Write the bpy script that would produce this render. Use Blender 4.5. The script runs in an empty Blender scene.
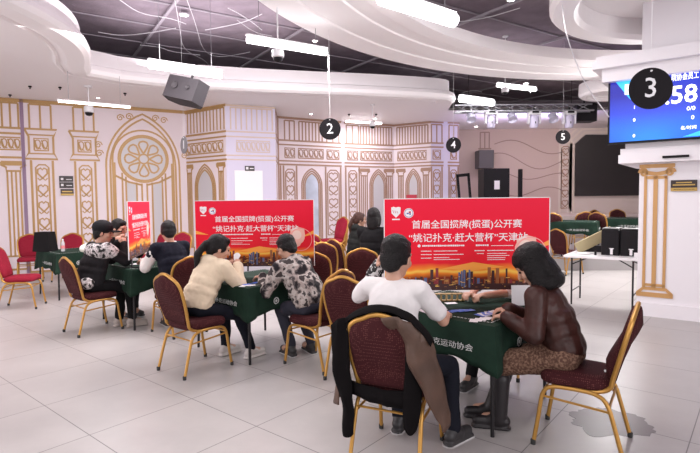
import bpy, bmesh, math, random
import numpy as np
from mathutils import Vector, Matrix, Euler, noise
random.seed(7)
sc = bpy.context.scene
COL = sc.collection
R = math.radians
PI = math.pi

# ------------------------------------------------------------------ camera, world, lights, exposure
F = 505.0; CX = 350.0; CY = 226.5; HC = 1.6
CAMR = Euler((R(90 - 3.117), 0, 0)).to_matrix() @ Euler((0, 0, R(-0.6))).to_matrix()
cd = bpy.data.cameras.new('camera'); cam = bpy.data.objects.new('camera', cd); COL.objects.link(cam)
cd.sensor_fit = 'HORIZONTAL'; cd.sensor_width = 36; cd.lens = F / 700 * 36
cd.clip_start = .05; cd.clip_end = 200
cam.matrix_world = Matrix.Translation((0, 0, HC)) @ CAMR.to_4x4()
sc.camera = cam
wd = bpy.data.worlds.new('world'); sc.world = wd; wd.use_nodes = True
wd.node_tree.nodes['Background'].inputs[0].default_value = (1.0, .965, .985, 1)
wd.node_tree.nodes['Background'].inputs[1].default_value = .6
sc.view_settings.view_transform = 'Standard'; sc.view_settings.look = 'None'
sc.view_settings.gamma = 1; sc.view_settings.exposure = 1.0
sc.cycles.use_denoising = True
sc.cycles.max_bounces = 6

def area(name, loc, sx, sy, power, col, rot=(0, 0, 0)):
    l = bpy.data.lights.new(name, 'AREA'); l.shape = 'RECTANGLE'; l.size = sx; l.size_y = sy
    l.energy = power; l.color = col
    o = bpy.data.objects.new(name, l); COL.objects.link(o); o.location = loc; o.rotation_euler = rot
    return o
# unseen area lamps added to fill the hall; the strongest follows chair shadows
area('unseen_hall_light', (1.0, 5.6, 3.80), 2.6, 2.0, 45, (1, .96, .95))
area("unseen_hall_light", (-3.0, 6.8, 3.80), 3.0, 2.0, 95, (1, .92, .93), (R(12), 0, R(25)))  # wall wash added to brighten the left wall
area('unseen_hall_light', (-1.5, 1.0, 3.85), 4.0, 3.0, 60, (1, .96, .95))
area('unseen_hall_light', (-.5, 8.6, 3.80), 3.0, 1.6, 40, (1, .95, 1), (R(25), 0, 0))
area('unseen_hall_light', (6.0, 9.8, 3.75), 1.6, 1.2, 215, (1, .96, .95), (R(-38), 0, R(-35)))
area('fill_light', (-9.5, 3.0, 2.2), 3.5, 2.8, 120, (1, .92, .97), (R(90), 0, R(-115)))  # fill added from the left, no window modelled
area('fill_light', (5.5, -2.5, 2.0), 5, 3, 90, (1, .96, 1), (R(90), 0, R(35)))  # fill added from behind on the right
area('back_wall_fill', (6.5, 14.6, 3.8), 5, .8, 26, (1, .86, .80), (R(30), 0, 0))  # unseen lamp added to brighten the beige back wall
# unseen uplights added to brighten the dark ceiling, suggesting a cove glow
area('ceiling_fill', (5.0, 4.2, 4.25), 6, 5, 75, (1, .92, 1), (R(180), 0, 0))
area('ceiling_fill', (-2.5, 7.0, 4.2), 3, 6, 50, (1, .92, 1), (R(180), 0, 0))

# ------------------------------------------------------------------ placing helpers
def ray(px, py):
    return CAMR @ Vector(((px - CX) / F, -(py - CY) / F, -1))
def at(px, py, z=0.0):
    d = ray(px, py); t = (z - HC) / d.z
    return Vector((d.x * t, d.y * t, z))
def atd(px, py, y):
    d = ray(px, py); t = y / d.y
    return Vector((d.x * t, y, HC + d.z * t))
def fz(az):  # forward vector of an azimuth in degrees (0 = away from the camera, + = right)
    return Vector((math.sin(R(az)), math.cos(R(az)), 0))
def rz(az):
    return Vector((math.cos(R(az)), -math.sin(R(az)), 0))

# ------------------------------------------------------------------ materials
MATS = {}
def mat(name, col, rough=.6, metal=0., bump=0., bscale=40., var=0., vscale=6., emit=None, estr=0., spec=None, alpha=None, trans=0.):
    if name in MATS: return MATS[name]
    m = bpy.data.materials.new(name); m.use_nodes = True; nt = m.node_tree
    b = nt.nodes['Principled BSDF']
    c = (*col, 1) if len(col) == 3 else col
    b.inputs['Base Color'].default_value = c
    b.inputs['Roughness'].default_value = rough; b.inputs['Metallic'].default_value = metal
    if spec is None and rough >= .75: spec = .18
    if spec is not None: b.inputs['Specular IOR Level'].default_value = spec
    if emit: b.inputs['Emission Color'].default_value = (*emit, 1); b.inputs['Emission Strength'].default_value = estr
    if trans: b.inputs['Transmission Weight'].default_value = trans
    if alpha is not None: b.inputs['Alpha'].default_value = alpha
    if bump or var:
        tc = nt.nodes.new('ShaderNodeTexCoord')
    if bump:
        n = nt.nodes.new('ShaderNodeTexNoise'); n.inputs['Scale'].default_value = bscale; n.inputs['Detail'].default_value = 4
        bp = nt.nodes.new('ShaderNodeBump'); bp.inputs['Strength'].default_value = bump; bp.inputs['Distance'].default_value = .02
        nt.links.new(tc.outputs['Object'], n.inputs['Vector']); nt.links.new(n.outputs['Fac'], bp.inputs['Height'])
        nt.links.new(bp.outputs['Normal'], b.inputs['Normal'])
    if var:
        n = nt.nodes.new('ShaderNodeTexNoise'); n.inputs['Scale'].default_value = vscale; n.inputs['Detail'].default_value = 3
        r = nt.nodes.new('ShaderNodeValToRGB')
        r.color_ramp.elements[0].position = .3; r.color_ramp.elements[1].position = .7
        r.color_ramp.elements[0].color = (*[max(0, x * (1 - var)) for x in c[:3]], 1)
        r.color_ramp.elements[1].color = (*[min(1, x * (1 + var)) for x in c[:3]], 1)
        nt.links.new(tc.outputs['Object'], n.inputs['Vector']); nt.links.new(n.outputs['Fac'], r.inputs['Fac'])
        nt.links.new(r.outputs['Color'], b.inputs['Base Color'])
    MATS[name] = m; return m
def ramp_mat(name, stops, scale, rough=.8, detail=3., kind='noise', const=True, bump=0., stretch=(1, 1, 1)):
    m = bpy.data.materials.new(name); m.use_nodes = True; nt = m.node_tree; b = nt.nodes['Principled BSDF']
    tc = nt.nodes.new('ShaderNodeTexCoord'); mp = nt.nodes.new('ShaderNodeMapping'); mp.inputs['Scale'].default_value = stretch
    if kind == 'voronoi': n = nt.nodes.new('ShaderNodeTexVoronoi')
    else: n = nt.nodes.new('ShaderNodeTexNoise'); n.inputs['Detail'].default_value = detail
    n.inputs['Scale'].default_value = scale
    r = nt.nodes.new('ShaderNodeValToRGB'); r.color_ramp.interpolation = 'CONSTANT' if const else 'LINEAR'
    e = r.color_ramp.elements
    while len(e) < len(stops): e.new(.5)
    for i, (p, c) in enumerate(stops): e[i].position = p; e[i].color = (*c, 1)
    nt.links.new(tc.outputs['Object'], mp.inputs[0]); nt.links.new(mp.outputs[0], n.inputs['Vector'])
    o = n.outputs['Distance'] if kind == 'voronoi' else n.outputs['Fac']
    nt.links.new(o, r.inputs['Fac']); nt.links.new(r.outputs['Color'], b.inputs['Base Color'])
    b.inputs['Roughness'].default_value = rough; b.inputs['Specular IOR Level'].default_value = .2
    if bump:
        bp = nt.nodes.new('ShaderNodeBump'); bp.inputs['Strength'].default_value = bump; bp.inputs['Distance'].default_value = .01
        nt.links.new(o, bp.inputs['Height']); nt.links.new(bp.outputs['Normal'], b.inputs['Normal'])
    MATS[name] = m; return m

WHITE = mat('white_plaster', (.80, .755, .77), .6)
SOFFIT = mat('soffit_paint', (.92, .885, .885), .6)
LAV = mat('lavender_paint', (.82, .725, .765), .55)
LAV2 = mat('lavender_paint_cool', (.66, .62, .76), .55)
GOLD = mat('gold_paint', (.48, .29, .11), .42, .15)
ROSE = mat('rose_gold_lines', (.40, .245, .17), .5)  # redder gold than the left wall's lines
PANE = mat('painted_pane', (.60, .58, .61), .35)
DARKCEIL = mat('dark_ceiling_paint', (.30, .25, .285), .85, bump=.3, bscale=30, var=.15, vscale=3)
GRID = mat('ceiling_grid_metal', (.42,.38,.42), .6)
TUBE = mat('lamp_glow', (1, 1, 1), .5, emit=(1, .98, 1), estr=4.5)
SPOT = mat('spot_glow', (1, 1, 1), .5, emit=(1, .93, .85), estr=12)
WPLAST = mat('white_plastic', (.75, .74, .76), .35)
BPLAST = mat('black_plastic', (.010, .009, .011), .45, spec=.2)
BMETAL = mat('black_metal', (.02, .018, .02), .35, .5)
GREYMET = mat('grey_metal', (.35, .35, .37), .4, .6)
CHGOLD = mat('gold_metal', (.50, .265, .06), .36, .5)
SKIN = mat('skin', (.55, .31, .22), .5, var=.08, vscale=14)
HAIR = mat('black_hair', (.006, .0045, .005), .5, bump=.6, bscale=120, spec=.25)
HAIRBR = mat('brown_hair', (.055, .022, .016), .42, bump=.6, bscale=120, spec=.25)
PAPER = mat('paper', (.82, .80, .82), .6)
RUBBER = mat('rubber', (.02, .02, .02), .7)

# ------------------------------------------------------------------ mesh helpers
def tag(o, label=None, cat=None, group=None, kind=None):
    if label: o['label'] = label
    if cat: o['category'] = cat
    if group: o['group'] = group
    if kind: o['kind'] = kind
    return o
def link(name, me, mats=None, parent=None, loc=None, rot=None):
    if mats is not None:
        if len(me.materials): me.materials.clear()
        for m in (mats if isinstance(mats, (list, tuple)) else [mats]): me.materials.append(m)
    o = bpy.data.objects.new(name, me); COL.objects.link(o)
    if parent: o.parent = parent
    if loc is not None: o.location = loc
    if rot is not None: o.rotation_euler = rot
    return o
def empty(name, loc=(0, 0, 0), az=0.):
    o = bpy.data.objects.new(name, None); COL.objects.link(o); o.location = loc; o.rotation_euler = (0, 0, R(-az))
    o.empty_display_size = .1
    return o
def copy_tree(o, parent=None):
    c = o.copy(); COL.objects.link(c)
    if parent: c.parent = parent
    for ch in list(o.children): copy_tree(ch, c)
    return c

class MB:
    """collects verts and faces of one mesh"""
    def __init__(s): s.v = []; s.f = []; s.m = []; s.sm = []
    def add(s, vs, fs, mi=0, smooth=False):
        k = len(s.v); s.v += [tuple(v) for v in vs]
        for f in fs: s.f.append(tuple(i + k for i in f)); s.m.append(mi); s.sm.append(smooth)
        return s
    def box(s, c, d, M=None, mi=0, ch=0.):
        x, y, z = d[0] / 2, d[1] / 2, d[2] / 2
        if ch:
            vs = []
            pts = [(-x + ch, -y), (x - ch, -y), (x, -y + ch), (x, y - ch), (x - ch, y), (-x + ch, y), (-x, y - ch), (-x, -y + ch)]
            for zz, sc_ in ((-z, 1), (z - ch, 1), (z, 1 - ch / min(x, y))):
                vs += [Vector((p[0] * sc_, p[1] * sc_, zz)) for p in pts]
            fs = [tuple(range(7, -1, -1)), tuple(range(16, 24))]
            for l in (0, 8):
                for i in range(8): fs.append((l + i, l + (i + 1) % 8, l + 8 + (i + 1) % 8, l + 8 + i))
        else:
            vs = [Vector((a * x, b * y, c_ * z)) for c_ in (-1, 1) for b in (-1, 1) for a in (-1, 1)]
            fs = [(0, 2, 3, 1), (4, 5, 7, 6), (0, 1, 5, 4), (2, 6, 7, 3), (0, 4, 6, 2), (1, 3, 7, 5)]
        c = Vector(c)
        vs = [c + (M @ v if M is not None else v) for v in vs]
        return s.add(vs, fs, mi)
    def prism(s, pts, z0, z1, mi=0):
        n = len(pts); vs = [(p[0], p[1], z0) for p in pts] + [(p[0], p[1], z1) for p in pts]
        fs = [tuple(range(n - 1, -1, -1)), tuple(range(n, 2 * n))] + [(i, (i + 1) % n, n + (i + 1) % n, n + i) for i in range(n)]
        return s.add(vs, fs, mi)
    def tube(s, pts, r, n=8, mi=0, caps=True, flat=None):
        pts = [Vector(p) for p in pts]; rs = r if isinstance(r, (list, tuple)) else [r] * len(pts)
        vs = []; ref = Vector((0, 0, 1))
        t0 = (pts[1] - pts[0]).normalized()
        if abs(t0.z) > .9: ref = Vector((1, 0, 0))
        nrm = (ref - t0 * ref.dot(t0)).normalized()
        for i, p in enumerate(pts):
            a = pts[max(0, i - 1)]; b = pts[min(len(pts) - 1, i + 1)]; t = (b - a).normalized()
            nrm = (nrm - t * nrm.dot(t)).normalized(); bn = t.cross(nrm)
            for k in range(n):
                an = 2 * PI * k / n
                vs.append(p + nrm * math.cos(an) * rs[i] + bn * math.sin(an) * rs[i] * (flat or 1))
        fs = []
        for i in range(len(pts) - 1):
            for k in range(n):
                fs.append((i * n + k, i * n + (k + 1) % n, (i + 1) * n + (k + 1) % n, (i + 1) * n + k))
        s.add(vs, fs, mi, True)
        if caps:
            k0 = len(s.v) - len(vs)
            s.f.append(tuple(k0 + k for k in range(n - 1, -1, -1))); s.m.append(mi); s.sm.append(False)
            s.f.append(tuple(k0 + (len(pts) - 1) * n + k for k in range(n))); s.m.append(mi); s.sm.append(False)
        return s
    def lathe(s, prof, n=20, c=(0, 0, 0), M=None, mi=0, smooth=True, caps=True):
        c = Vector(c); vs = []
        for r_, z in prof:
            for k in range(n):
                a = 2 * PI * k / n; v = Vector((r_ * math.cos(a), r_ * math.sin(a), z)); vs.append(c + (M @ v if M is not None else v))
        fs = []
        for i in range(len(prof) - 1):
            for k in range(n): fs.append((i * n + k, i * n + (k + 1) % n, (i + 1) * n + (k + 1) % n, (i + 1) * n + k))
        s.add(vs, fs, mi, smooth); k0 = len(s.v) - len(vs)
        if not caps: return s
        s.f.append(tuple(k0 + k for k in range(n - 1, -1, -1))); s.m.append(mi); s.sm.append(False)
        s.f.append(tuple(k0 + (len(prof) - 1) * n + k for k in range(n))); s.m.append(mi); s.sm.append(False)
        return s
    def ball(s, c, rad, M=None, seg=16, rings=10, mi=0):
        c = Vector(c); rad = (rad,) * 3 if isinstance(rad, (int, float)) else rad
        vs = [Vector((0, 0, 1))]
        for i in range(1, rings):
            th = PI * i / rings
            for k in range(seg):
                a = 2 * PI * k / seg; vs.append(Vector((math.sin(th) * math.cos(a), math.sin(th) * math.sin(a), math.cos(th))))
        vs.append(Vector((0, 0, -1)))
        vs = [Vector((v.x * rad[0], v.y * rad[1], v.z * rad[2])) for v in vs]
        vs = [c + (M @ v if M is not None else v) for v in vs]
        fs = [(0, 1 + k, 1 + (k + 1) % seg) for k in range(seg)]
        for i in range(rings - 2):
            for k in range(seg):
                a = 1 + i * seg; fs.append((a + k, a + seg + k, a + seg + (k + 1) % seg, a + (k + 1) % seg))
        L = len(vs) - 1; a = 1 + (rings - 2) * seg
        fs += [(L, a + (k + 1) % seg, a + k) for k in range(seg)]
        return s.add(vs, fs, mi, True)
    def cap(s, p0, r0, p1, r1, n=14):
        """tapered capsule"""
        p0 = Vector(p0); p1 = Vector(p1); d = p1 - p0; L = max(d.length, 1e-5); q = Vector((0, 0, 1)).rotation_difference(d / L).to_matrix()
        prof = []
        for i in range(5): t = PI / 2 * (1 - i / 4); prof.append((r0 * math.cos(t) + 1e-5, -r0 * math.sin(t)))
        for i in range(5): t = PI / 2 * i / 4; prof.append((r1 * math.cos(t) + 1e-5, L + r1 * math.sin(t)))
        return s.lathe(prof, n, p0, q)
    def mesh(s, name='mesh'):
        me = bpy.data.meshes.new(name); me.from_pydata(s.v, [], s.f)
        me.polygons.foreach_set('material_index', s.m); me.polygons.foreach_set('use_smooth', s.sm); me.update()
        if any(s.sm): me.set_sharp_from_angle(angle=R(46))
        return me
    def build(s, name, mats, parent=None, loc=None, rot=None):
        return link(name, s.mesh(name), mats, parent, loc, rot)

def flip(me):
    bm = bmesh.new(); bm.from_mesh(me); bmesh.ops.recalc_face_normals(bm, faces=bm.faces); bm.to_mesh(me); bm.free()

TMP = bpy.data.scenes.new('workbench')
def evaluated(o):
    TMP.collection.objects.link(o)
    with bpy.context.temp_override(scene=TMP, view_layer=TMP.view_layers[0]):
        dg = bpy.context.evaluated_depsgraph_get(); dg.update()
        me = bpy.data.meshes.new_from_object(o.evaluated_get(dg))
    TMP.collection.objects.unlink(o); bpy.data.objects.remove(o)
    return me
def blob(mb, voxel=.012, smooth=4, disp=0., dfreq=9., seed=0., stretch=(1, 1, 1), origin=None):
    """melt overlapping closed shapes into one continuous surface"""
    me = mb.mesh('tmp'); flip(me); o = bpy.data.objects.new('tmp', me)
    m = o.modifiers.new('r', 'REMESH'); m.mode = 'VOXEL'; m.voxel_size = voxel; m.use_smooth_shade = True
    if smooth:
        m = o.modifiers.new('s', 'SMOOTH'); m.factor = .5; m.iterations = smooth
    out = evaluated(o); bpy.data.meshes.remove(me)
    out.materials.clear()
    if disp:
        out.update(); nv = len(out.vertices)
        co = np.empty(nv * 3, 'f'); no = np.empty(nv * 3, 'f'); out.vertices.foreach_get('co', co); out.vertex_normals.foreach_get('vector', no)
        co = co.reshape(-1, 3); no = no.reshape(-1, 3); ds = np.empty(nv)
        for i_, c_ in enumerate(co.tolist()):
            p = Vector((c_[0] * dfreq * stretch[0] + seed, c_[1] * dfreq * stretch[1], c_[2] * dfreq * stretch[2]))
            n = noise.noise(p); n2 = 1 - abs(noise.noise(p * 2.1 + Vector((3, 7, 1)))) * 2
            ds[i_] = disp * (n * 1.0 + n2 * .22 - .1)
        co += no * ds[:, None]; out.vertices.foreach_set('co', co.astype('f').ravel())
        out.update()
    if origin is not None:
        out.transform(Matrix.Translation(-Vector(origin)))
    out.polygons.foreach_set('use_smooth', [True] * len(out.polygons))
    return out

def text_mesh(s, size, ext=.0, bold=0., width=None):
    cu = bpy.data.curves.new('txt', 'FONT'); cu.body = s; cu.size = size; cu.align_x = 'CENTER'; cu.align_y = 'CENTER'
    cu.extrude = ext; cu.offset = bold; cu.resolution_u = 2
    me = evaluated(bpy.data.objects.new('txt', cu))
    if width and len(me.vertices):
        xs = [v.co.x for v in me.vertices]; w = max(xs) - min(xs); c = (max(xs) + min(xs)) / 2
        for v in me.vertices: v.co.x = (v.co.x - c) * width / w
    return me
def add_text(parent, s, size, loc, rot, m, name='lettering', ext=.0008, bold=0., width=None):
    return link(name, text_mesh(s, size, ext, bold, width), m, parent, loc, rot)
def join_mesh(items):
    """items: (mesh, matrix) -> one mesh"""
    mb = MB()
    for me, M in items:
        mb.add([M @ v.co for v in me.vertices], [tuple(p.vertices) for p in me.polygons])
    return mb
def disc_pts(r_, n=28, c=(0, 0)):
    return [(c[0] + r_ * math.cos(2 * PI * i / n), c[1] + r_ * math.sin(2 * PI * i / n)) for i in range(n)]
# ------------------------------------------------------------------ floor
ZS = 3.9
def floor_mat():
    m = bpy.data.materials.new('floor_tiles'); m.use_nodes = True; nt = m.node_tree; b = nt.nodes['Principled BSDF']; L = nt.links.new
    tc = nt.nodes.new('ShaderNodeTexCoord'); mp = nt.nodes.new('ShaderNodeMapping'); mp.inputs['Rotation'].default_value = (0, 0, R(50.4 - 90))
    L(tc.outputs['Object'], mp.inputs[0])
    mp.inputs['Rotation'].default_value = (0, 0, R(39.6)); mp.inputs['Location'].default_value = (0.35, .14, 0)
    br = nt.nodes.new('ShaderNodeTexBrick'); br.offset = 0; br.inputs['Scale'].default_value = 1
    br.inputs['Brick Width'].default_value = .8; br.inputs['Row Height'].default_value = .8; br.inputs['Mortar Size'].default_value = .004
    br.inputs['Mortar Smooth'].default_value = .3
    br.inputs['Color1'].default_value = (.46, .44, .43, 1); br.inputs['Color2'].default_value = (.435, .415, .405, 1); br.inputs['Mortar'].default_value = (.16, .15, .148, 1)
    L(mp.outputs[0], br.inputs['Vector'])
    n = nt.nodes.new('ShaderNodeTexNoise'); n.inputs['Scale'].default_value = 1.6; n.inputs['Detail'].default_value = 7; n.inputs['Roughness'].default_value = .6
    L(tc.outputs['Object'], n.inputs['Vector'])
    r = nt.nodes.new('ShaderNodeValToRGB'); r.color_ramp.elements[0].position = .2; r.color_ramp.elements[0].color = (.80, .79, .80, 1)
    r.color_ramp.elements[1].position = .8; r.color_ramp.elements[1].color = (1.04, 1.03, 1.03, 1); L(n.outputs['Fac'], r.inputs['Fac'])
    mx = nt.nodes.new('ShaderNodeMixRGB'); mx.blend_type = 'MULTIPLY'; mx.inputs[0].default_value = 1
    L(br.outputs['Color'], mx.inputs[1]); L(r.outputs['Color'], mx.inputs[2]); L(mx.outputs[0], b.inputs['Base Color'])
    r2 = nt.nodes.new('ShaderNodeMapRange'); r2.inputs[3].default_value = .26; r2.inputs[4].default_value = .36; L(n.outputs['Fac'], r2.inputs[0]); L(r2.outputs[0], b.inputs['Roughness'])
    return m
fl = MB().box((0, 8, -.05), (30, 26, .1)).build('floor', floor_mat()); tag(fl, kind='structure')

# ------------------------------------------------------------------ walls with painted architecture
class Wall:
    wk = 1.55
    def __init__(s, p0, p1, zt=ZS, th=.12):
        s.p0 = Vector((p0[0], p0[1], 0)); s.p1 = Vector((p1[0], p1[1], 0)); s.L = (s.p1 - s.p0).length
        s.u = (s.p1 - s.p0) / s.L; s.n = Vector((s.u.y, -s.u.x, 0)); s.mb = MB(); s.zt = zt
        if s.n.dot(-s.p0) < 0: s.n = -s.n
        q = [s.p0, s.p1, s.p1 - s.n * th, s.p0 - s.n * th]
        s.mb.prism(q if s.u.cross(-s.n).z > 0 else q[::-1], 0, zt)
    def U(s, px):
        d = ray(px, 200); k = s.p0; # intersect in plan
        den = d.x * s.u.y - d.y * s.u.x
        t = (k.x * s.u.y - k.y * s.u.x) / den
        return (Vector((d.x * t, d.y * t, 0)) - k).dot(s.u)
    def Z(s, px, py):
        u = s.U(px); p = s.p0 + s.u * u; d = ray(px, py); return HC + d.z * (p.y / d.y)
    def P(s, u, z, o=0.): return s.p0 + s.u * u + s.n * o + Vector((0, 0, z))
    def line(s, pts, w=.03, t=.008, mi=1, closed=False):
        w *= s.wk
        if closed: pts = list(pts) + [pts[0], pts[1]]
        pts = [Vector((a, b)) for a, b in pts]; n = len(pts)
        left = []; right = []
        for i, p in enumerate(pts):
            a = pts[max(0, i - 1)]; b = pts[min(n - 1, i + 1)]; d = (b - a)
            if d.length < 1e-6: d = Vector((1, 0))
            d.normalize(); nn = Vector((-d.y, d.x)) * w / 2
            left.append(p + nn); right.append(p - nn)
        vs = []
        for i in range(n):
            vs += [s.P(*left[i], t), s.P(*right[i], t), s.P(*left[i], -.002), s.P(*right[i], -.002)]
        fs = []
        for i in range(n - 1):
            a = i * 4; b = a + 4
            fs += [(a, a + 1, b + 1, b), (a + 2, a, b, b + 2), (a + 1, a + 3, b + 3, b + 1)]
        s.mb.add(vs, fs, mi); return s
    def v(s, u, z0, z1, w=.03): return s.line([(u, z0), (u, z1)], w)
    def h(s, z, u0, u1, w=.03): return s.line([(u0, z), (u1, z)], w)
    def rect(s, u0, u1, z0, z1, w=.025): return s.line([(u0, z0), (u1, z0), (u1, z1), (u0, z1), (u0, z0)], w)
    def fill(s, pts, mi=2, t=.003):
        s.mb.add([s.P(a, b, t) for a, b in pts], [tuple(range(len(pts)))], mi)
    def bars(s, u0, u1, n, z0=3.26, z1=3.80, w=.025):
        for i in range(n): s.v(u0 + (u1 - u0) * i / (n - 1), z0, z1, w)
        s.h(z1, u0, u1, w)
    def cornice(s, u0, u1):
        for z, w in ((3.87, .04), (3.25, .03), (3.13, .025), (2.68, .025), (2.58, .03)): s.h(z, u0, u1, w)
    def frieze(s, u0, u1, z0=2.77, z1=3.04, n=None, w=.02):
        s.rect(u0, u1, z0, z1, w); n = n or max(1, round((u1 - u0) / .17)); st = (u1 - u0) / n
        for i in range(n):
            c = u0 + st * (i + .5); zz = (z0 + z1) / 2; hh = (z1 - z0) * .38
            pts = [(c + st * .38 * math.sin(t) * (1 + .25 * math.cos(t)), zz + hh * math.cos(t)) for t in [2 * PI * k / 14 for k in range(15)]]
            s.line(pts, w * .8)
            s.line([(c - st * .45, zz + hh), (c - st * .1, zz - hh * .6), (c + st * .45, zz - hh)], w * .8)
    def pilaster(s, u0, u1, bars=3):
        m = .1 * (u1 - u0)
        s.bars(u0 + m, u1 - m, bars)
        s.line([(u0 - m, 3.25), (u0 + m * .5, 3.08), (u0 + m * .5, 2.72), (u0 - m, 2.58), (u1 + m, 2.58), (u1 - m * .5, 2.72), (u1 - m * .5, 3.08), (u1 + m, 3.25), (u0 - m, 3.25)], .028)
        s.h(3.12, u0 + m * .4, u1 - m * .4, .02); s.h(2.70, u0 + m * .4, u1 - m * .4, .02)
        s.frieze(u0 + 2.4 * m, u1 - 2.4 * m, n=2)
        s.v(u0 + m, .15, 2.55); s.v(u1 - m, .15, 2.55)
        s.rect(u0 - m, u1 + m, .02, .30, .03); s.h(.42, u0, u1, .03)
        s.chain(u0 + 2.6 * m, u1 - 2.6 * m)
    def chain(s, a, b, z0=.55, z1=2.45, w=.022):
        c = (a + b) / 2; q = (b - a) * .25
        s.line([(a, z0), (a, z1 - q), (a + q, z1), (b - q, z1), (b, z1 - q), (b, z0), (a, z0)], w)
        n = max(1, round((z1 - z0) / .36)); st = (z1 - z0) / n; r_ = (b - a) * .37
        for i in range(n):
            zc = z0 + st * (i + .5)
            pts = [(c, zc - st * .30), (c - r_, zc - st * .02), (c - r_ * .95, zc + st * .22), (c - r_ * .35, zc + st * .30), (c, zc + st * .2),
                   (c + r_ * .35, zc + st * .30), (c + r_ * .95, zc + st * .22), (c + r_, zc - st * .02), (c, zc - st * .30)]
            s.line(pts, w)
            s.line([(c, zc - st * .3), (c - r_ * .6, zc - st * .42), (c - r_, zc - st * .3)], w * .8)
            s.line([(c, zc - st * .3), (c + r_ * .6, zc - st * .42), (c + r_, zc - st * .3)], w * .8)
    def arch(s, u0, u1, zs_, za, zb=.3, lines=3, gap=.05, pane=True, w=.024):
        c = (u0 + u1) / 2
        for k in range(lines):
            a = u0 + gap * k; b = u1 - gap * k; ap = za - gap * k * 1.35; hw = (b - a) / 2
            pts = [(a, zb), (a, zs_)]
            hh = max(ap - zs_, hw * 1.02); Rr = (hw * hw + hh * hh) / (2 * hw); th = math.asin(min(1, hh / Rr))
            for i in range(1, 11): pts.append((a + Rr - Rr * math.cos(th * i / 10), zs_ + Rr * math.sin(th * i / 10)))
            pts[-1] = (c, pts[-1][1])
            pts += [(2 * c - p[0], p[1]) for p in reversed(pts[:-1])]
            s.line(pts, w)
            if k == lines - 1 and pane: s.fill(pts)
        return s
    def column(s, u, wd=.2, zt=2.5, n=4):
        s.line([(u - wd * .75, zt), (u + wd * .75, zt), (u + wd * .75, zt - .07), (u + wd * .45, zt - .12), (u + wd * .45, zt - .2), (u - wd * .45, zt - .2), (u - wd * .45, zt - .12), (u - wd * .75, zt - .07), (u - wd * .75, zt)], .028)
        s.h(zt - .05, u - wd * .7, u + wd * .7, .04)
        for i in range(n): s.v(u - wd * .4 + wd * .8 * i / (n - 1), .4, zt - .2, .022)
        s.rect(u - wd * .6, u + wd * .6, .1, .4, .03)
    def done(s, name, mats):
        o = s.mb.build(name, mats); tag(o, kind='structure'); return o

def ceil_pt(px, py): return at(px, py, ZS)
A0 = ceil_pt(0, 97.4); A1 = ceil_pt(181, 110.5); dirA1 = (A1 - A0).normalized()
W1 = Wall(A0 - dirA1 * 5, A1 + dirA1 * .3)
u = W1.U
def Uz(px): return W1.U(px)
# leftmost bay
W1.bars(u(-28), u(22), 7); W1.h(3.25, u(-60), u(24)); W1.h(3.13, u(-60), u(24)); W1.frieze(u(-30), u(23), n=8); W1.h(2.6, u(-60), u(24))
W1.column(u(15), .30); W1.column(u(-30), .3)
W1.line([(u(25.5), 0), (u(25.5), 3.9)], .045, mi=3)
W1.pilaster(u(30), u(57)); W1.pilaster(u(74), u(99))
for k in range(3): W1.v(u(104) + .0 * k, .2, 1.0, .01)
# rose window under a pointed arch
c0 = u(145); zc = W1.Z(145, 159); s_ = W1.P(c0, 0).y / F
rr = 23.0 * s_
aw = (u(179) - u(106)) / 2
W1.arch(c0 - aw, c0 + aw, 2.45, W1.Z(142, 114), .1, 2, .09, False, .028)
W1.line([(c0 - rr * 1.22, .1), (c0 - rr * 1.22, zc)] + [(c0 - rr * 1.22 * math.cos(PI * i / 20), zc + rr * 1.22 * math.sin(PI * i / 20)) for i in range(1, 20)] + [(c0 + rr * 1.22, zc), (c0 + rr * 1.22, .1)], .026)
def circ(W, cu, cz, r_, w=.025, n=36): W.line([(cu + r_ * math.cos(2 * PI * i / n), cz + r_ * math.sin(2 * PI * i / n)) for i in range(n + 1)], w)
W1.fill([(c0 + rr * math.cos(2 * PI * i / 40), zc + rr * math.sin(2 * PI * i / 40)) for i in range(40)])
circ(W1, c0, zc, rr); circ(W1, c0, zc, rr * .93); circ(W1, c0, zc, rr * .2, .025, 20)
for k in range(8):
    a = 2 * PI * k / 8 + PI / 8 * 0; q = rr * .76
    pts = []
    for t in range(0, 13):
        th = 2 * PI * t / 12; rad = rr * (.50 + .26 * math.cos(th)); an = a + .30 * math.sin(th) * (1 + .35 * math.cos(th))
        pts.append((c0 + rad * math.cos(an), zc + rad * math.sin(an)))
    W1.line(pts, .028)
for sgn in (-1, 1):
    for off in (.06, .18, .42, .50, .66): W1.v(c0 + sgn * off, .1, zc - math.sqrt(max(.01, (rr * 1.06) ** 2 - (off) ** 2)), .026)
    W1.line([(c0 + sgn * .06, zc - rr * 1.12), (c0 + sgn * .35, zc - rr * 1.0), (c0 + sgn * .66, zc - rr * .72)], .03)
    W1.fill([(c0 + sgn * .2, .1), (c0 + sgn * .42, .1), (c0 + sgn * .42, zc - rr * .98), (c0 + sgn * .2, zc - rr * 1.06)][::sgn])
    for (du, dz) in ((.50, 3.62), (.30, 3.66), (1.0, 2.95), (.98, 2.75)):
        cu, cz = c0 + sgn * du, dz
        W1.line([(cu + .09 * (1 - i / 14) * math.cos(sgn * i * .8), cz + .09 * (1 - i / 14) * math.sin(i * .8)) for i in range(13)], .016)
W1.h(3.86, 0, W1.L, .05)
W1.done('wall_left', [LAV, GOLD, PANE, mat('mauve_seam', (.30, .20, .30), .6)])

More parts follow.
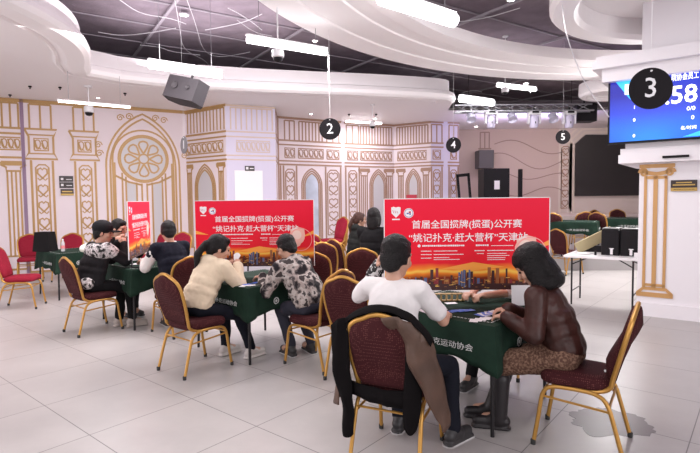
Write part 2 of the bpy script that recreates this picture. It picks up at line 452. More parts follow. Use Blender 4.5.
# projecting pier: left and right faces
B0 = ceil_pt(183, 111.2); B1 = ceil_pt(225, 103.6); B2 = ceil_pt(275, 106.8)
W2 = Wall(B0, B1); L = W2.L
W2.cornice(-.04, L + .02); W2.bars(.05, L - .05, 13, 3.3, 3.82, .022); W2.frieze(.1, L - .1, n=7)
W2.column(.2, .2); W2.column(L - .2, .2); W2.arch(.42, L - .42, 1.9, 2.5, .2, 3, .05)
W2.done('wall_pier_left', [LAV, GOLD, PANE])
W3 = Wall(B1, B2); L = W3.L
for z, w in ((3.87, .03), (3.25, .02), (3.13, .02), (2.68, .02), (2.58, .02)): W3.h(z, 0, L, w)
W3.bars(.12, L - .08, 9, 3.3, 3.82, .02); W3.frieze(.25, L - .15, n=7, w=.014)
W3.mb.add([W3.P(a, b, o) for o in (.0, .02) for a, b in ((W3.U(235), .9), (W3.U(263), .9), (W3.U(263), 2.32), (W3.U(235), 2.32))],
          [(4, 5, 6, 7), (0, 1, 5, 4), (1, 2, 6, 5), (2, 3, 7, 6), (3, 0, 4, 7)], 3)
GOLDPALE = mat('pale_gold_paint', (.66, .52, .42), .5)
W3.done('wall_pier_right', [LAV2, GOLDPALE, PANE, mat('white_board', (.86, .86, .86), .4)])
# pier returns to the far wall
C0 = ceil_pt(277, 116); C1 = ceil_pt(344, 121.5)
Wr = Wall(B2, C0); Wr.cornice(0, Wr.L); Wr.bars(.05, Wr.L - .05, 3); Wr.v(.2, .2, 2.5); Wr.done('wall_pier_return', [LAV, ROSE, PANE])
W4 = Wall(C0, C1); L = W4.L; U4 = W4.U
W4.cornice(0, U4(342)); W4.bars(U4(300), U4(323), 8); W4.frieze(U4(299), U4(324), n=5)
for a, b in ((284, 297), (326, 341)): W4.chain(U4(a) + .06, U4(b) - .06); W4.v(U4(a), .2, 2.55); W4.v(U4(b), .2, 2.55); W4.bars(U4(a) + .05, U4(b) - .05, 3); W4.frieze(U4(a) + .05, U4(b) - .05, n=2)
W4.v(U4(279), 0, 3.9); W4.v(U4(281), 0, 2.55)
W4.arch(U4(302), U4(322), 2.0, 2.48, .2, 3, .05)
W4.done('wall_far_left', [LAV, ROSE, mat('iridescent_pane', (.55, .60, .72), .3, var=.2, vscale=2)])
D1 = ceil_pt(394, 124.6); D2 = ceil_pt(431, 121); D3 = ceil_pt(459, 122.2)
W5 = Wall(C1, D1); L = W5.L; U5 = W5.U
W5.cornice(0, L); W5.bars(U5(361), U5(392), 12); W5.frieze(U5(361), U5(392), n=7)
W5.chain(U5(349), U5(357)); W5.v(U5(346), .2, 2.55); W5.v(U5(359.5), .2, 2.55); W5.bars(U5(347), U5(359), 3); W5.frieze(U5(348), U5(358), n=2)
W5.column(U5(364.5), .24); W5.column(U5(389.5), .24); W5.arch(U5(370), U5(387), 2.0, 2.5, .2, 3, .05)
W5.done('wall_far_middle', [LAV, ROSE, PANE])
W6 = Wall(D1, D2); L = W6.L; U6 = W6.U
W6.cornice(0, L); W6.bars(.1, L - .1, 12); W6.frieze(.12, L - .15, n=7)
W6.column(U6(401), .2); W6.column(U6(426), .2); W6.arch(U6(406), U6(421), 2.0, 2.5, .2, 3, .05)
W6.done('wall_far_angle', [LAV, ROSE, PANE])
W7 = Wall(D2, D3); L = W7.L; U7 = W7.U
for a, b in ((431.5, 442), (449, 458)):
    W7.chain(U7(a) + .06, U7(b) - .06); W7.v(U7(a), 0, 2.55); W7.v(U7(b), 0, 2.55); W7.bars(U7(a), U7(b), 3); W7.frieze(U7(a) + .05, U7(b) - .05, n=1)
    for z in (3.87, 3.25, 3.13, 2.68, 2.58): W7.h(z, U7(a) - .05, U7(b) + .05)
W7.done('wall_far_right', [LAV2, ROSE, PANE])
# the raised hall behind: side pier, beige wall with wavy relief, stage arch
BEIGE = mat('beige_paint', (.60, .47, .43), .6)
BEIGE2 = mat('pale_cream_paint', (.66, .57, .53), .6)
YB = 17.2
E0 = atd(472, 130, YB); E1 = atd(559, 130, YB); E2 = atd(760, 130, YB)
W8 = Wall((E0.x - 1.4, YB), (E1.x, YB)); U8 = W8.U
for k, (z0, a) in enumerate(((3.4, .18), (2.9, .22), (2.45, .15), (1.9, .2))):
    W8.line([(U8(494) + t * .14, z0 + a * math.sin(t * .35 + k) - t * .012) for t in range(18)], .02)
W8.chain(U8(481), U8(488), 1.6, 2.5); W8.v(U8(479), 0, 2.6); W8.v(U8(490), 0, 2.6); W8.bars(U8(480), U8(489), 3); W8.h(2.6, U8(478), U8(491)); W8.h(3.25, U8(478), U8(491)); W8.h(3.05, U8(478), U8(491))
W8.done('wall_back', [BEIGE, mat('brown_relief', (.36, .25, .22), .6), PANE])
W9 = Wall((E1.x, YB), (E2.x, YB)); U9 = W9.U
W9.chain(U9(561), U9(569), 1.2, 3.3)
W9.line([(U9(560), 1.0), (U9(560), 3.55)], .05, mi=3); W9.line([(U9(570.3), 1.0), (U9(570.3), 3.4)], .06, mi=3)
pts = [(U9(573), 1.0), (U9(573), W9.Z(573, 143)), (U9(584), W9.Z(584, 132.5)), (U9(700), W9.Z(700, 131))]
for k in range(3): W9.line([(a - .08 * k, b + .12 * k) for a, b in pts], .05, mi=3)
W9.done('wall_stage', [BEIGE2, ROSE, PANE, mat('cream_moulding', (.72, .62, .55), .5)])
q = [(U9(574), 1.62), (U9(574), W9.Z(573, 144)), (U9(584), W9.Z(584, 135)), (U9(700), W9.Z(700, 135)), (U9(700), 1.62)]
m_ = MB(); m_.add([W9.P(a, b, .03) for a, b in q] + [W9.P(a, b, .10) for a, b in q], [(0, 1, 2, 3, 4), (9, 8, 7, 6, 5)] + [(i, (i + 1) % 5, 5 + (i + 1) % 5, 5 + i) for i in range(5)])
scr = m_.build('stage_screen', mat('black_screen', (.02, .016, .018), .5)); tag(scr, 'large black screen set in the cream arch at the back of the stage', 'screen')
st = MB().prism([(3.0, 14.2), (13, 14.2), (13, YB), (3.0, YB)], 0, 1.05).build('stage_platform', BEIGE2); tag(st, kind='structure'); st.name = 'floor_stage'
ds = MB().prism([(3.2, 11.0), (12, 10.4), (13, 14.2), (3.0, 14.2)], 0, .30).build('floor_dais', mat('dais_stone', (.34, .32, .32), .35)); tag(ds, kind='structure')
# outer walls that only bounce light
wm = MB().box((12.5, 8, 2.4), (.1, 26, 4.8)).build('wall_right', BEIGE2); tag(wm, kind='structure')
wm = MB().box((1, 17.6, 4.3), (24, .1, 1.2)).build('wall_upper_back', DARKCEIL); tag(wm, kind='structure')

# ------------------------------------------------------------------ ceiling
cl = MB().box((2, 7, 4.97), (28, 24, .1)).build('ceiling', DARKCEIL); tag(cl, kind='structure')
g = MB()
for k in range(-9, 14):
    f_ = fz(57); r_ = rz(57)
    p = Vector((1, 7, 4.90)) + r_ * k * 1.2
    g.box(p, (.03, 26, .02), Matrix.Rotation(-R(57), 3, 'Z'))
for k in range(-6, 8):
    p = Vector((1, 7, 4.86)) + fz(57) * k * 2.4
    g.box(p, (26, .05, .035), Matrix.Rotation(-R(57), 3, 'Z'))
tag(g.build('ceiling_grid', GRID), kind='structure')
out = [(-9, -3), (-5.6, 1), (-4.35, 3.6), (-4.0, 5.1), (-3.86, 5.9), (-3.80, 6.5), (-3.80, 7.1), (-3.9, 7.6), (-4.12, 8.15), (-4.40, 8.65), (-4.60, 9.1), (-4.25, 9.55), (-3.66, 9.95), (-3.0, 10.2), (-2.0, 10.5),
       (-1.0, 10.75), (0, 10.95), (1.0, 11.2), (2.0, 11.5), (2.4, 11.75), (2.5, 12.2), (2.6, 13.4), (12.4, 13.9)]
q = [Vector((a, b, 0)) for a, b in out]
sof = MB().add([(p.x, p.y, ZS) for p in q] + [(12.4, 17.6, ZS), (-12, 17.6, ZS), (-12, -3, ZS)], [tuple(range(len(q) + 3))[::-1]])
sof.add([(p.x, p.y, ZS + .06) for p in q] + [(12.4, 17.6, ZS + .06), (-12, 17.6, ZS + .06), (-12, -3, ZS + .06)], [tuple(range(len(q) + 3))])
def sweep(mb, path, prof, side=1, mi=0, closed=False):
    n = len(path); vs = []; m = len(prof)
    for i, p in enumerate(path):
        a = path[i - 1] if (i > 0 or closed) else path[i]; b = path[(i + 1) % n] if (i < n - 1 or closed) else path[i]
        d = (b - a).normalized(); nn = Vector((-d.y, d.x, 0)) * side
        for o, z in prof: vs.append(p + nn * o + Vector((0, 0, z)))
    fs = []
    for i in range(n - 1 + (1 if closed else 0)):
        j = (i + 1) % n
        for k in range(m - 1): fs.append((i * m + k, i * m + k + 1, j * m + k + 1, j * m + k))
    mb.add(vs, fs, mi, False)
def smooth_path(path, it=2):
    for _ in range(it):
        new = [path[0]]
        for a, b in zip(path[:-1], path[1:]): new += [a.lerp(b, .25), a.lerp(b, .75)]
        path = new + [path[-1]]
    return path
sp = smooth_path(q[:10], 2) + [q[10]] + smooth_path(q[11:21], 1)
# path runs towards the far end with the open void on its right
sweep(sof, sp, [(.5, ZS), (.46, ZS - .03), (.42, ZS), (.30, ZS - .05), (.05, ZS - .06), (-.02, ZS - .02), (-.05, ZS + .05), (-.02, ZS + .13), (.06, ZS + .16), (.10, ZS + .17), (.10, ZS + .42), (.35, ZS + .42)])
so = sof.build('ceiling_soffit', SOFFIT); flip(so.data); tag(so, kind='structure')
# curved ring canopy hung over the tables
rg = MB(); C = Vector((5, 4, 0)); n = 72
prof = [(r_, z + .08) for r_, z in [(5.02, 4.08), (5.02, 3.9), (5.25, 3.89), (5.27, 3.91), (5.5, 3.91), (5.52, 3.89), (5.75, 3.89), (5.77, 3.91), (6.0, 3.91), (6.02, 3.89), (6.42, 3.88), (6.44, 4.04), (6.2, 4.12), (5.02, 4.08)]]
a0, a1 = R(162), R(75)
vs = []
for i in range(n + 1):
    a = a0 + (a1 - a0) * i / n
    for r_, z in prof: vs.append(C + Vector((math.cos(a) * (r_ if i or r_ < 5.6 else r_), math.sin(a) * r_, z)))
m = len(prof); fs = []
for i in range(n):
    for k in range(m - 1): fs.append((i * m + k, i * m + k + 1, (i + 1) * m + k + 1, (i + 1) * m + k))
fs.append(tuple(range(m - 1))); fs.append(tuple(n * m + k for k in range(m - 2, -1, -1)))
rg.add(vs, fs); ro = rg.build('ceiling_ring', SOFFIT); flip(ro.data); tag(ro, kind='structure')
# round drum around the right-hand column, and a small round one behind
def drum(name, c, Ro, Ri, z0, z1, rec):
    prof = [(Ri - .25, z0 + rec), (Ri, z0 + rec), (Ri, z0 + .06), (Ri + .05, z0), (Ro - .05, z0), (Ro, z0 + .05), (Ro, z1), (Ro - .2, z1 + .02), (Ro - .2, z1 + .05)]
    mb = MB().lathe([(.001, z0 + rec)] + prof + [(.001, z1 + .05)], 56, (c[0], c[1], 0)); o = mb.build(name, SOFFIT); flip(o.data); tag(o, kind='structure')
    for p in o.data.polygons: p.use_smooth = False
    return o
drum('ceiling_drum', (4.34, 5.70), 1.97, 1.64, 3.84, 4.24, .28)
dp = at(600, 92, 4.0)
drum('ceiling_disc', (5.9, 11.3), .75, .55, 3.82, 4.1, .1)

# ------------------------------------------------------------------ right-hand column with entablature
P0 = at(636.5, 314.5, 0); ua = fz(127); va = fz(37)
KM = Matrix(((ua.x, va.x, 0), (ua.y, va.y, 0), (0, 0, 1)))
PC = P0 + ua * .62 + va * .62
cm = MB(); 
cm.box(PC + Vector((0, 0, 2.45)), (1.24, 1.24, 4.9), KM)
cm.box(PC + Vector((0, 0, .09)), (1.30, 1.30, .18), KM)
for z0, z1, e in ((2.03, 2.14, .22), (2.14, 2.22, .20), (2.22, 3.08, .15), (3.08, 3.24, .40), (3.24, 3.34, .50), (3.34, 3.40, .46)):
    cm.box(PC + Vector((0, 0, (z0 + z1) / 2)), (1.24 + 2 * e, 1.24 + 2 * e, z1 - z0), KM)
co = cm.build('wall_column', mat('column_white', (.80, .77, .80), .4)); tag(co, kind='structure')
class Face(Wall):
    def __init__(s, p0, p1):
        Wall.__init__(s, p0, p1); s.mb = MB()
FC = Face(P0 - va * .004, P0 + ua * 1.24 - va * .004)
GP = mat('column_gold_paint', (.58, .33, .13), .4, .2)
def gcol(u0):
    w = .34
    for k in range(3): FC.wk = 1.0; FC.line([(u0 + .045 + (w - .11) * k / 2, .38), (u0 + .045 + (w - .11) * k / 2, 1.86)], .034 if k != 1 else .05)
    FC.h(1.84, u0 + .05, u0 + w - .05, .04); FC.h(.42, u0 + .05, u0 + w - .05, .035)
    FC.h(1.99, u0 - .03, u0 + w + .03, .05)
    FC.wk = 1.0; FC.line([(u0 - .02, .31), (u0 + .04, .37), (u0 + w - .04, .37), (u0 + w + .02, .31)], .04); FC.h(.29, u0 - .04, u0 + w + .04, .06)
    FC.wk = 1.0; FC.line([(u0, 1.93), (u0 + .08, 1.90), (u0 + w / 2, 1.885), (u0 + w - .08, 1.90), (u0 + w, 1.93)], .05)
    for sx in (0, 1):
        cu = u0 + .02 if not sx else u0 + w - .02
        FC.line([(cu + (1 - 2 * sx) * -.055 * (1 - i / 16) * math.cos(i * .7), 1.905 + .06 * (1 - i / 16) * math.sin(i * .7)) for i in range(13)], .03)
gcol(.03); gcol(.84)
gd = FC.mb.build('trim_1', GP); tag(gd, kind='structure')

# wall plaques
def plaque(name, W, px0, px1, py0, py1, label, rows):
    u0, u1 = W.U(px0), W.U(px1); z1, z0 = W.Z((px0 + px1) / 2, py0), W.Z((px0 + px1) / 2, py1)
    mb = MB(); c = W.P((u0 + u1) / 2, (z0 + z1) / 2, .012)
    M = Matrix(((W.u.x, W.n.x, 0), (W.u.y, W.n.y, 0), (0, 0, 1)))
    mb.box(c, (u1 - u0, .02, z1 - z0), M)
    k = 0
    for a, b, h0, h1, mi in rows:
        mb.box(W.P(u0 + (u1 - u0) * (a + b) / 2, z0 + (z1 - z0) * (h0 + h1) / 2, .024), ((u1 - u0) * (b - a), .004, (z1 - z0) * (h1 - h0)), M, mi)
    o = mb.build(name, [mat('plaque_black', (.03, .02, .02), .35), mat('plaque_gold', (.5, .33, .1), .35, .4), PAPER]); tag(o, label, 'sign'); return o
plaque('wall_sign', W1, 60, 74, 176, 188, 'black plaque with white arrows fixed on the lavender wall between two painted pilasters', [(0, 1, .48, .51, 2), (.12, .30, .66, .84, 2), (.12, .30, .16, .34, 2), (.5, .9, .68, .74, 2), (.5, .9, .18, .24, 2)])
plaque('wall_sign', W1, 61, 74, 189, 195.5, 'small black and gold plaque below the arrow plaque on the left wall', [(0, 1, 0, .3, 1), (.1, .9, .5, .7, 1)])
plaque('wall_sign', W3, 245.5, 255, 166, 171, 'small black sign above the white board on the pale pier', [(.1, .35, .3, .8, 2), (.5, .9, .4, .6, 2)])
plaque('wall_sign', FC, 670.5, 697, 180, 191, 'black and gold rectangular plaque on the white column under the television', [(0, 1, 0, .3, 1), (.2, .8, .72, .82, 1), (.08, .92, .5, .62, 1), (.1, .9, .12, .18, 0)])
# ------------------------------------------------------------------ ceiling fittings
def tube_lamp(px0, py0, px1, py1, z, label, ln=1.25, power=0, width=.05, core=None):
    a = at(px0, py0, z); b = at(px1, py1, z); d = (b - a).normalized(); mid = (a + b) / 2; ln = (b - a).length
    az = math.degrees(math.atan2(d.x, d.y)); e = empty('tube_lamp', mid, az)
    MB().box((0, 0, width * .5 + .008), (min(.06, width), ln, .02)).build('housing', WPLAST, e)
    MB().tube([(0, -ln / 2 + .02, 0), (0, ln / 2 - .02, 0)], width / 2, 10).build('glowing_tube', TUBE, e)  # wide tubes take the lamp's glare into their shape
    top = (4.9 if z < 3.88 and not (label.find('soffit') >= 0) else 3.9)
    for s in (-1, 1): MB().tube([(0, s * ln * .35, .05), (0, s * ln * .35, top - z)], .004, 5).build('suspension_wire', GREYMET, e)
    tag(e, label, 'lamp', 'tube lamps under the ceiling')
    if power:
        l = area('tube_light', (0, 0, -.05), .08, ln, power, (1, .97, 1)); l.parent = e
    return e
tube_lamp(148, 64, 222, 75, 3.66, 'glowing white tube lamp hung above the grey loudspeaker', power=6, width=.13)
tube_lamp(246, 39, 327, 52.5, 3.66, 'glowing white tube lamp with a dome camera hanging below its middle', power=25, width=.10)
tube_lamp(380, -3, 455, 21, 3.70, 'glowing white tube lamp at the top edge beside the curved ring canopy', power=25, width=.16)
tube_lamp(57, 101, 131, 107.5, 3.35, 'thin glowing tube lamp under the soffit near the arrow plaque wall, leftmost of all', power=12, width=.035)
tube_lamp(345, 121.5, 382, 123.5, 3.80, 'short tube lamp under the white soffit above the far wall, with a dome camera below', power=14, width=.05)
tube_lamp(460, 98.5, 493, 103, 3.9, 'tube lamp in the dark ceiling just left of the stage truss end', power=20, width=.16)
tube_lamp(497, 85, 536, 89.5, 4.0, 'tube lamp in the dark ceiling under the far edge of the curved ring canopy', power=20, width=.09)

def dome_cam(px, py, d, label, pole_top, sc_=1.):
    p = atd(px, py, d); e = empty('dome_camera', p)
    MB().tube([(0, 0, .08), (0, 0, (pole_top - p.z) / sc_)], .010, 8).lathe([(.06, 0), (.06, -.02), (.03, -.03)], 14, (0, 0, (pole_top - p.z) / sc_)).build('ceiling_pole', WPLAST, e)
    MB().lathe([(.03, .1), (.065, .09), (.075, .06), (.075, .0), (.06, -.01)], 18).build('camera_body', WPLAST, e)
    m = MB(); m.lathe([(.06, 0), (.058, -.03), (.04, -.055), (.001, -.066)], 18); m.build('dome', BPLAST, e)
    e.scale = (sc_,) * 3; tag(e, label, 'camera'); 
    for ch in e.children: pass
    return e
dome_cam(278, 57, 6.35, 'white dome camera on a pole below the tube lamp in mid ceiling', 4.0)
dome_cam(89, 112, 10.2, 'white dome camera hanging in front of the left painted wall', 3.9, 1.25)
dome_cam(372.5, 126, 12.5, 'small white dome camera below the short tube lamp near the far wall', 3.9)
dome_cam(505, 92, 10.6, 'white dome camera below the tube lamp under the curved ring edge', 4.92)
def spot(px, py, z, label, r_=.035):
    p = at(px, py, z); e = empty('ceiling_spotlight', p)
    MB().lathe([(r_ * 1.5, -.004), (r_ * 1.5, .012), (r_, .012)], 18).build('rim', WPLAST, e)
    MB().lathe([(.001, -.006), (r_, -.006), (r_, .01)], 18).build('lens', SPOT, e); tag(e, label, 'spotlight'); return e
spot(184, 15, 4.85, 'bright round spotlight high in the dark ceiling at the upper left', .06)
spot(315, 41, 4.6, 'small spotlight glowing beside the outer edge of the curved ring canopy', .04)
spot(98, 98, ZS - .01, 'small glowing downlight in the left soffit above the wall camera', .03)
spot(311, 114, ZS - .01, 'small downlight in the soffit just above the number 2 disc')
spot(375, 118.5, ZS - .01, 'small downlight in the soffit over the far corner')
spot(476, 126.5, ZS - .01, 'small downlight in the far soffit left of the stage lights', .05)
spot(526, 83.5, 4.3, 'small spotlight under the ring above the dome camera', .05)
spot(511, 0, 4.85, 'small spotlight in the dark ceiling at the top edge', .05)
for i, (px, py) in enumerate(((30, 86), (60, 87), (125, 93), (10, 94.5), (349, 114), (376, 114))):
    p = at(px, py, ZS); e = MB().lathe([(.03, 0), (.035, -.02), (.012, -.03), (.012, -.05), (.02, -.055)], 10).build('sprinkler_head', BPLAST, None, (p.x, p.y, ZS))
    tag(e, ['dark sprinkler head in the left soffit, nearest to the left picture edge row', 'dark sprinkler head in the left soffit above the arrow plaque', 'dark sprinkler head in the left soffit above the rose window', 'small dark sprinkler at the wall end of the left soffit', 'tiny sprinkler in the far soffit, left one of two', 'tiny sprinkler in the far soffit, right one of two'][i], 'sprinkler', 'sprinkler heads')
# loudspeaker hung from the soffit edge
sp_ = atd(187, 92, 8.6); e = empty('loudspeaker', sp_, 25); e.rotation_euler = (R(-14), R(14), R(-20))
m = MB(); q = [(-.30, -.18), (.30, -.18), (.36, .05), (.22, .2), (-.22, .2), (-.36, .05)]
m.prism(q, -.19, .19); m.build('cabinet', mat('speaker_grey', (.035, .03, .035), .7), e)
m = MB()
for cx_, r_ in ((-.12, .06), (.14, .035)):
    m.lathe([(r_, 0), (r_, .012), (r_ * .6, .0), (.001, -.01)], 20, (cx_, -.19, .02), Matrix.Rotation(R(90), 3, 'X'))
m.build('speaker_cone', mat('cone_grey', (.045, .04, .045), .7), e)
MB().tube([(0, 0, .19), (0, 0, .36), (0, .0, .5)], .02, 8).box((0, 0, .2), (.2, .06, .03)).build('bracket', BMETAL, e)
tag(e, 'dark grey angular loudspeaker hung under the left tube lamp at the soffit edge', 'loudspeaker')
# hanging number discs
def number_disc(n, px, py, d, rad, az, top, label, lx=None):
    p = atd(px, py, d); e = empty('number_disc', p, az)
    dk = mat('disc_black', (.010, .008, .010), .6, spec=.15) if n != '1' else mat('disc_grey', (.12, .11, .12), .5)
    M = Matrix.Rotation(R(90), 3, 'X')
    MB().lathe([(.001, -.004), (rad, -.004), (rad, .004), (.001, .004)], 40, (0, 0, 0), M).build('disc', dk, e)
    for s in (1, -1):
        add_text(e, n, rad * 1.35, (0, -s * .006, -.01 * rad), (R(90), 0, 0 if s > 0 else PI), mat('disc_white', (.8, .8, .82), .5), 'number', bold=.0008)
    MB().tube([(0, 0, rad * .86), (0, .0, rad), (0, 0, top - p.z)], .0022, 5).lathe([(.001, 0), (.007, 0), (.007, .012), (.001, .012)], 10, (0, -.004, rad * .84), M).build('hanging_cord', WPLAST, e)
    tag(e, label, 'sign'); return e
number_disc('3', 650.5, 88.5, 3.8, .152, 10, 4.93, 'large black disc with a white number 3 hanging in front of the television')
number_disc('2', 330, 129, 7.2, .152, 4, 4.93, 'black disc with a white number 2 hanging before the far left wall')
number_disc('4', 453.5, 145, 10, .152, 28, 4.93, 'small black disc with a white number 4 by the far pilaster')
number_disc('5', 563, 137, 11, .152, 10, 4.93, 'small black disc with a white number 5 in front of the stage arch')
number_disc('1', 184, 145, 8.9, .152, 50, 4.93, 'grey disc with number 1 turned nearly edge-on beside the left pier')

# stage truss with lamps
yt = 12.6
t0 = atd(455, 109, yt); t1 = atd(592, 110, yt)
e = empty('stage_truss', (t0 + t1) / 2); Lh = (t1 - t0).length / 2
m = MB(); r3 = [(0, .12), (-.1, -.05), (.1, -.05)]
for y_, z_ in r3: m.tube([(-Lh, y_, z_), (Lh, y_, z_)], .022, 6)
k = int(Lh * 2 / .3)
for i in range(k):
    x0 = -Lh + i * .3
    for a in range(3):
        y0, z0 = r3[a]; y1, z1 = r3[(a + 1) % 3]; m.tube([(x0, y0, z0), (x0 + .3, y1, z1)], .009, 5)
m.build('lattice', GREYMET, e)
m = MB()
for x in (-Lh * .8, Lh * .7): m.tube([(x, 0, .1), (x, 0, 4.9 - t0.z)], .008, 5)
m.build('hanger', BMETAL, e)
tag(e, 'long horizontal metal truss carrying the stage lights under the far ceiling', 'truss')
def moving_head(px, label):
    p = atd(px, 121, yt); e = empty('moving_head_light', p)
    MB().box((0, 0, .20), (.30, .22, .10), ch=.02).build('base', WPLAST, e)
    MB().box((0, -.115, .205), (.16, .01, .05)).build('display', BPLAST, e)
    m = MB(); 
    for s in (-1, 1): m.box((s * .135, 0, .06), (.04, .14, .26), ch=.01)
    m.box((0, 0, .165), (.29, .12, .05))
    m.build('yoke', WPLAST, e)
    MB().lathe([(.06, .14), (.095, .1), (.105, 0), (.10, -.14), (.08, -.17), (.001, -.17)], 20).build('lamp_head', mat('lilac_white_plastic', (.66, .62, .78), .35), e)
    MB().box((.0, -.106, -.05), (.02, .008, .05)).build('button', BPLAST, e)
    MB().tube([(0, 0, .25), (0, 0, 3.9 - p.z if 0 else .36)], .03, 8).build('clamp', BMETAL, e)
    tag(e, label, 'stage light', 'moving head stage lights'); return e
for px, l in ((491, 'white moving head stage light, leftmost of the three big ones on the truss'), (534, 'white moving head stage light in the middle of the truss'), (569, 'white moving head stage light above the number 5 disc')): moving_head(px, l)
def par_can(px, label):
    p = atd(px, 117, yt); e = empty('par_can_light', p)
    M = Matrix.Rotation(R(-35), 3, 'X')
    MB().lathe([(.06, .1), (.09, .08), (.10, -.08), (.12, -.1), (.11, -.1), (.085, -.05), (.001, -.04)], 18, (0, 0, 0), M).build('can', mat('lilac_white_plastic2', (.60, .58, .70), .35), e)
    MB().tube([(-.12, 0, 0), (-.12, 0, .14), (.12, 0, .14), (.12, 0, 0)], .012, 6).tube([(0, 0, .14), (0, 0, .30)], .015, 6).build('bracket', GREYMET, e)
    tag(e, label, 'stage light', 'small stage spotlights'); return e
for px, l in ((471, 'small silver can spotlight at the left end of the truss'), (512, 'small silver can spotlight between the left and middle moving heads'), (553, 'small silver can spotlight between the middle and right moving heads')): par_can(px, l)
l = area('stage_wash', (5.0, 14.2, 3.3), 2.5, .4, 22, (.62, .5, 1), (R(180), 0, 0))
p = atd(584, 113, 12.9); e = empty('hanging_loudspeaker', p)
MB().box((0, 0, 0), (.5, .4, .45), ch=.03).build('cabinet', BPLAST, e); MB().tube([(0, 0, .2), (0, 0, 4.9 - p.z)], .02, 6).build('bracket', BMETAL, e)
tag(e, 'black box loudspeaker hanging at the right end of the stage truss', 'loudspeaker')
# loose white wires
def wire(pts, label, r_=.006):
    o = MB().tube(smooth_path([Vector(p) for p in pts], 2), r_, 5).build('ceiling_wire', WPLAST); tag(o, label, 'wire'); return o
wire([at(174, -5, 4.8), at(180, 30, 4.8), at(183, 50, 4.75), at(205, 60, 4.75), at(209, 66, 4.7)], 'white loose wire trailing across the dark ceiling by the round spotlight')
wire([at(187, 0, 4.85), at(196, 25, 4.8), at(203, 52, 4.75), at(220, 58, 4.8), at(250, 52, 4.85)], 'white loose wire looping between the two left tube lamps')
wire([at(237, 20, 4.85), at(255, 33, 4.85), at(272, 36, 4.85)], 'short white wire near the middle tube lamp')
wire([at(328, 52, 3.66), at(328.6, 80, 3.2), (at(329, 100, 3.0))][:2] , 'thin white cord dropping from the right end of the middle tube lamp', .004)
wire([at(562, -3, 4.0), atd(564, 25, 5.6), atd(571, 50, 5.7), atd(585, 85, 6.2), atd(609, 117, 6.3)], 'thin white cable hanging in a curve down to the television', .006)
wire([at(455, 100, 4.5), at(463, 92, 4.6), at(475, 90, 4.7), at(482, 92, 4.7)], 'loose grey wires above the far tube lamp', .01)

for k, q_ in enumerate(([(120, 0), (140, 14), (170, 18), (186, 24)], [(140, 45), (160, 47), (172, 52), (200, 55)], [(205, 30), (222, 27), (245, 22), (262, 14)], [(228, 8), (240, 14), (252, 22), (262, 30)], [(98, 32), (120, 36), (150, 33), (176, 28)], [(400, 30), (430, 24), (480, 20), (520, 8)])):
    wire([at(a, b, 4.8 + .03 * (j % 2)) for j, (a, b) in enumerate(q_)], ['loose wire above the left soffit curve', 'loose wire beside the left tube lamp end', 'loose wire running right of the round spotlight', 'short loose wire left of the middle dome camera', 'long loose wire left of the round spotlight', 'wire crossing the dark ceiling right of the top tube lamp'][k], .008)
# ------------------------------------------------------------------ television
TVm = P0 - va * .30 + ua * .52
e = empty('television', Vector((TVm.x, TVm.y, 2.70)), 37)
def tvx(px):
    d = ray(px, 110); t = (TVm.x * ua.y - TVm.y * ua.x) / (d.x * ua.y - d.y * ua.x); return (Vector((d.x * t, d.y * t, 0)) - Vector((TVm.x, TVm.y, 0))).dot(ua)
TW, TH = 1.75, .84; tx = TW / 2 - .86
MB().box((tx, .03, 0), (TW, .05, TH), ch=.0).build('casing', BPLAST, e)
def screen_mat():
    m = bpy.data.materials.new('screen_picture'); m.use_nodes = True; nt = m.node_tree; b = nt.nodes['Principled BSDF']; L = nt.links.new
    tc = nt.nodes.new('ShaderNodeTexCoord'); n = nt.nodes.new('ShaderNodeTexNoise'); n.inputs['Scale'].default_value = 1.3; n.inputs['Detail'].default_value = 0
    L(tc.outputs['Object'], n.inputs['Vector'])
    r = nt.nodes.new('ShaderNodeValToRGB'); e_ = r.color_ramp.elements
    e_[0].position = .35; e_[0].color = (.008, .01, .25, 1); e_[1].position = .72; e_[1].color = (.01, .16, .62, 1)
    x = e_.new(.52); x.color = (.01, .035, .45, 1)
    L(n.outputs['Fac'], r.inputs['Fac']); L(r.outputs['Color'], b.inputs['Emission Color']); b.inputs['Emission Strength'].default_value = 1.0
    b.inputs['Base Color'].default_value = (.01, .01, .02, 1); b.inputs['Roughness'].default_value = .2
    return m
sc_o = MB().box((tx, 0, 0), (TW - .05, .006, TH - .05)).build('screen', screen_mat(), e)
WT = mat('screen_white', (.9, .9, .95), .5, emit=(1, 1, 1), estr=.95)
CY_ = mat('screen_cyan', (.05, .3, .7), .5, emit=(.02, .32, .75), estr=.8)
sx0 = tx - TW / 2 + .03
def scr_text(s, size, x, z, bold=0., width=None): add_text(sc_o, s, size, (x, -.006, z), (R(90), 0, 0), WT, 'screen_lettering', bold=bold, width=width)
X_ = tvx
scr_text('院协会员工', .09, (X_(671) + X_(698)) / 2, .335, .0, X_(698) - X_(671))
scr_text('01:58', .30, (X_(639) + X_(697)) / 2, .12, .004, X_(697) - X_(639))
scr_text('1', .06, X_(634.5), .03); scr_text('0', .06, X_(634.5), -.13); scr_text('0', .06, X_(634.5), -.33)
scr_text('0/0', .07, X_(691), -.05); scr_text('0', .07, X_(693), -.16); scr_text('名/时间', .05, X_(689), -.28)
m = MB(); m.add([(sx0 + a, -.0045, b) for a, b in ((.06, .38), (.36, .38), (.46, .15), (.34, .02), (.22, .15))], [(0, 1, 2, 3, 4)]); m.add([(sx0 + a, -.0045, b) for a, b in ((.8, -.385), (1.65, -.385), (1.65, -.15), (1.2, -.25))], [(0, 1, 2, 3)])
m.build('screen_swoosh', CY_, sc_o)
m = MB(); m.box((X_(629), -.006, .27), (.10, .003, .13)); m.build('screen_logo', WT, sc_o)
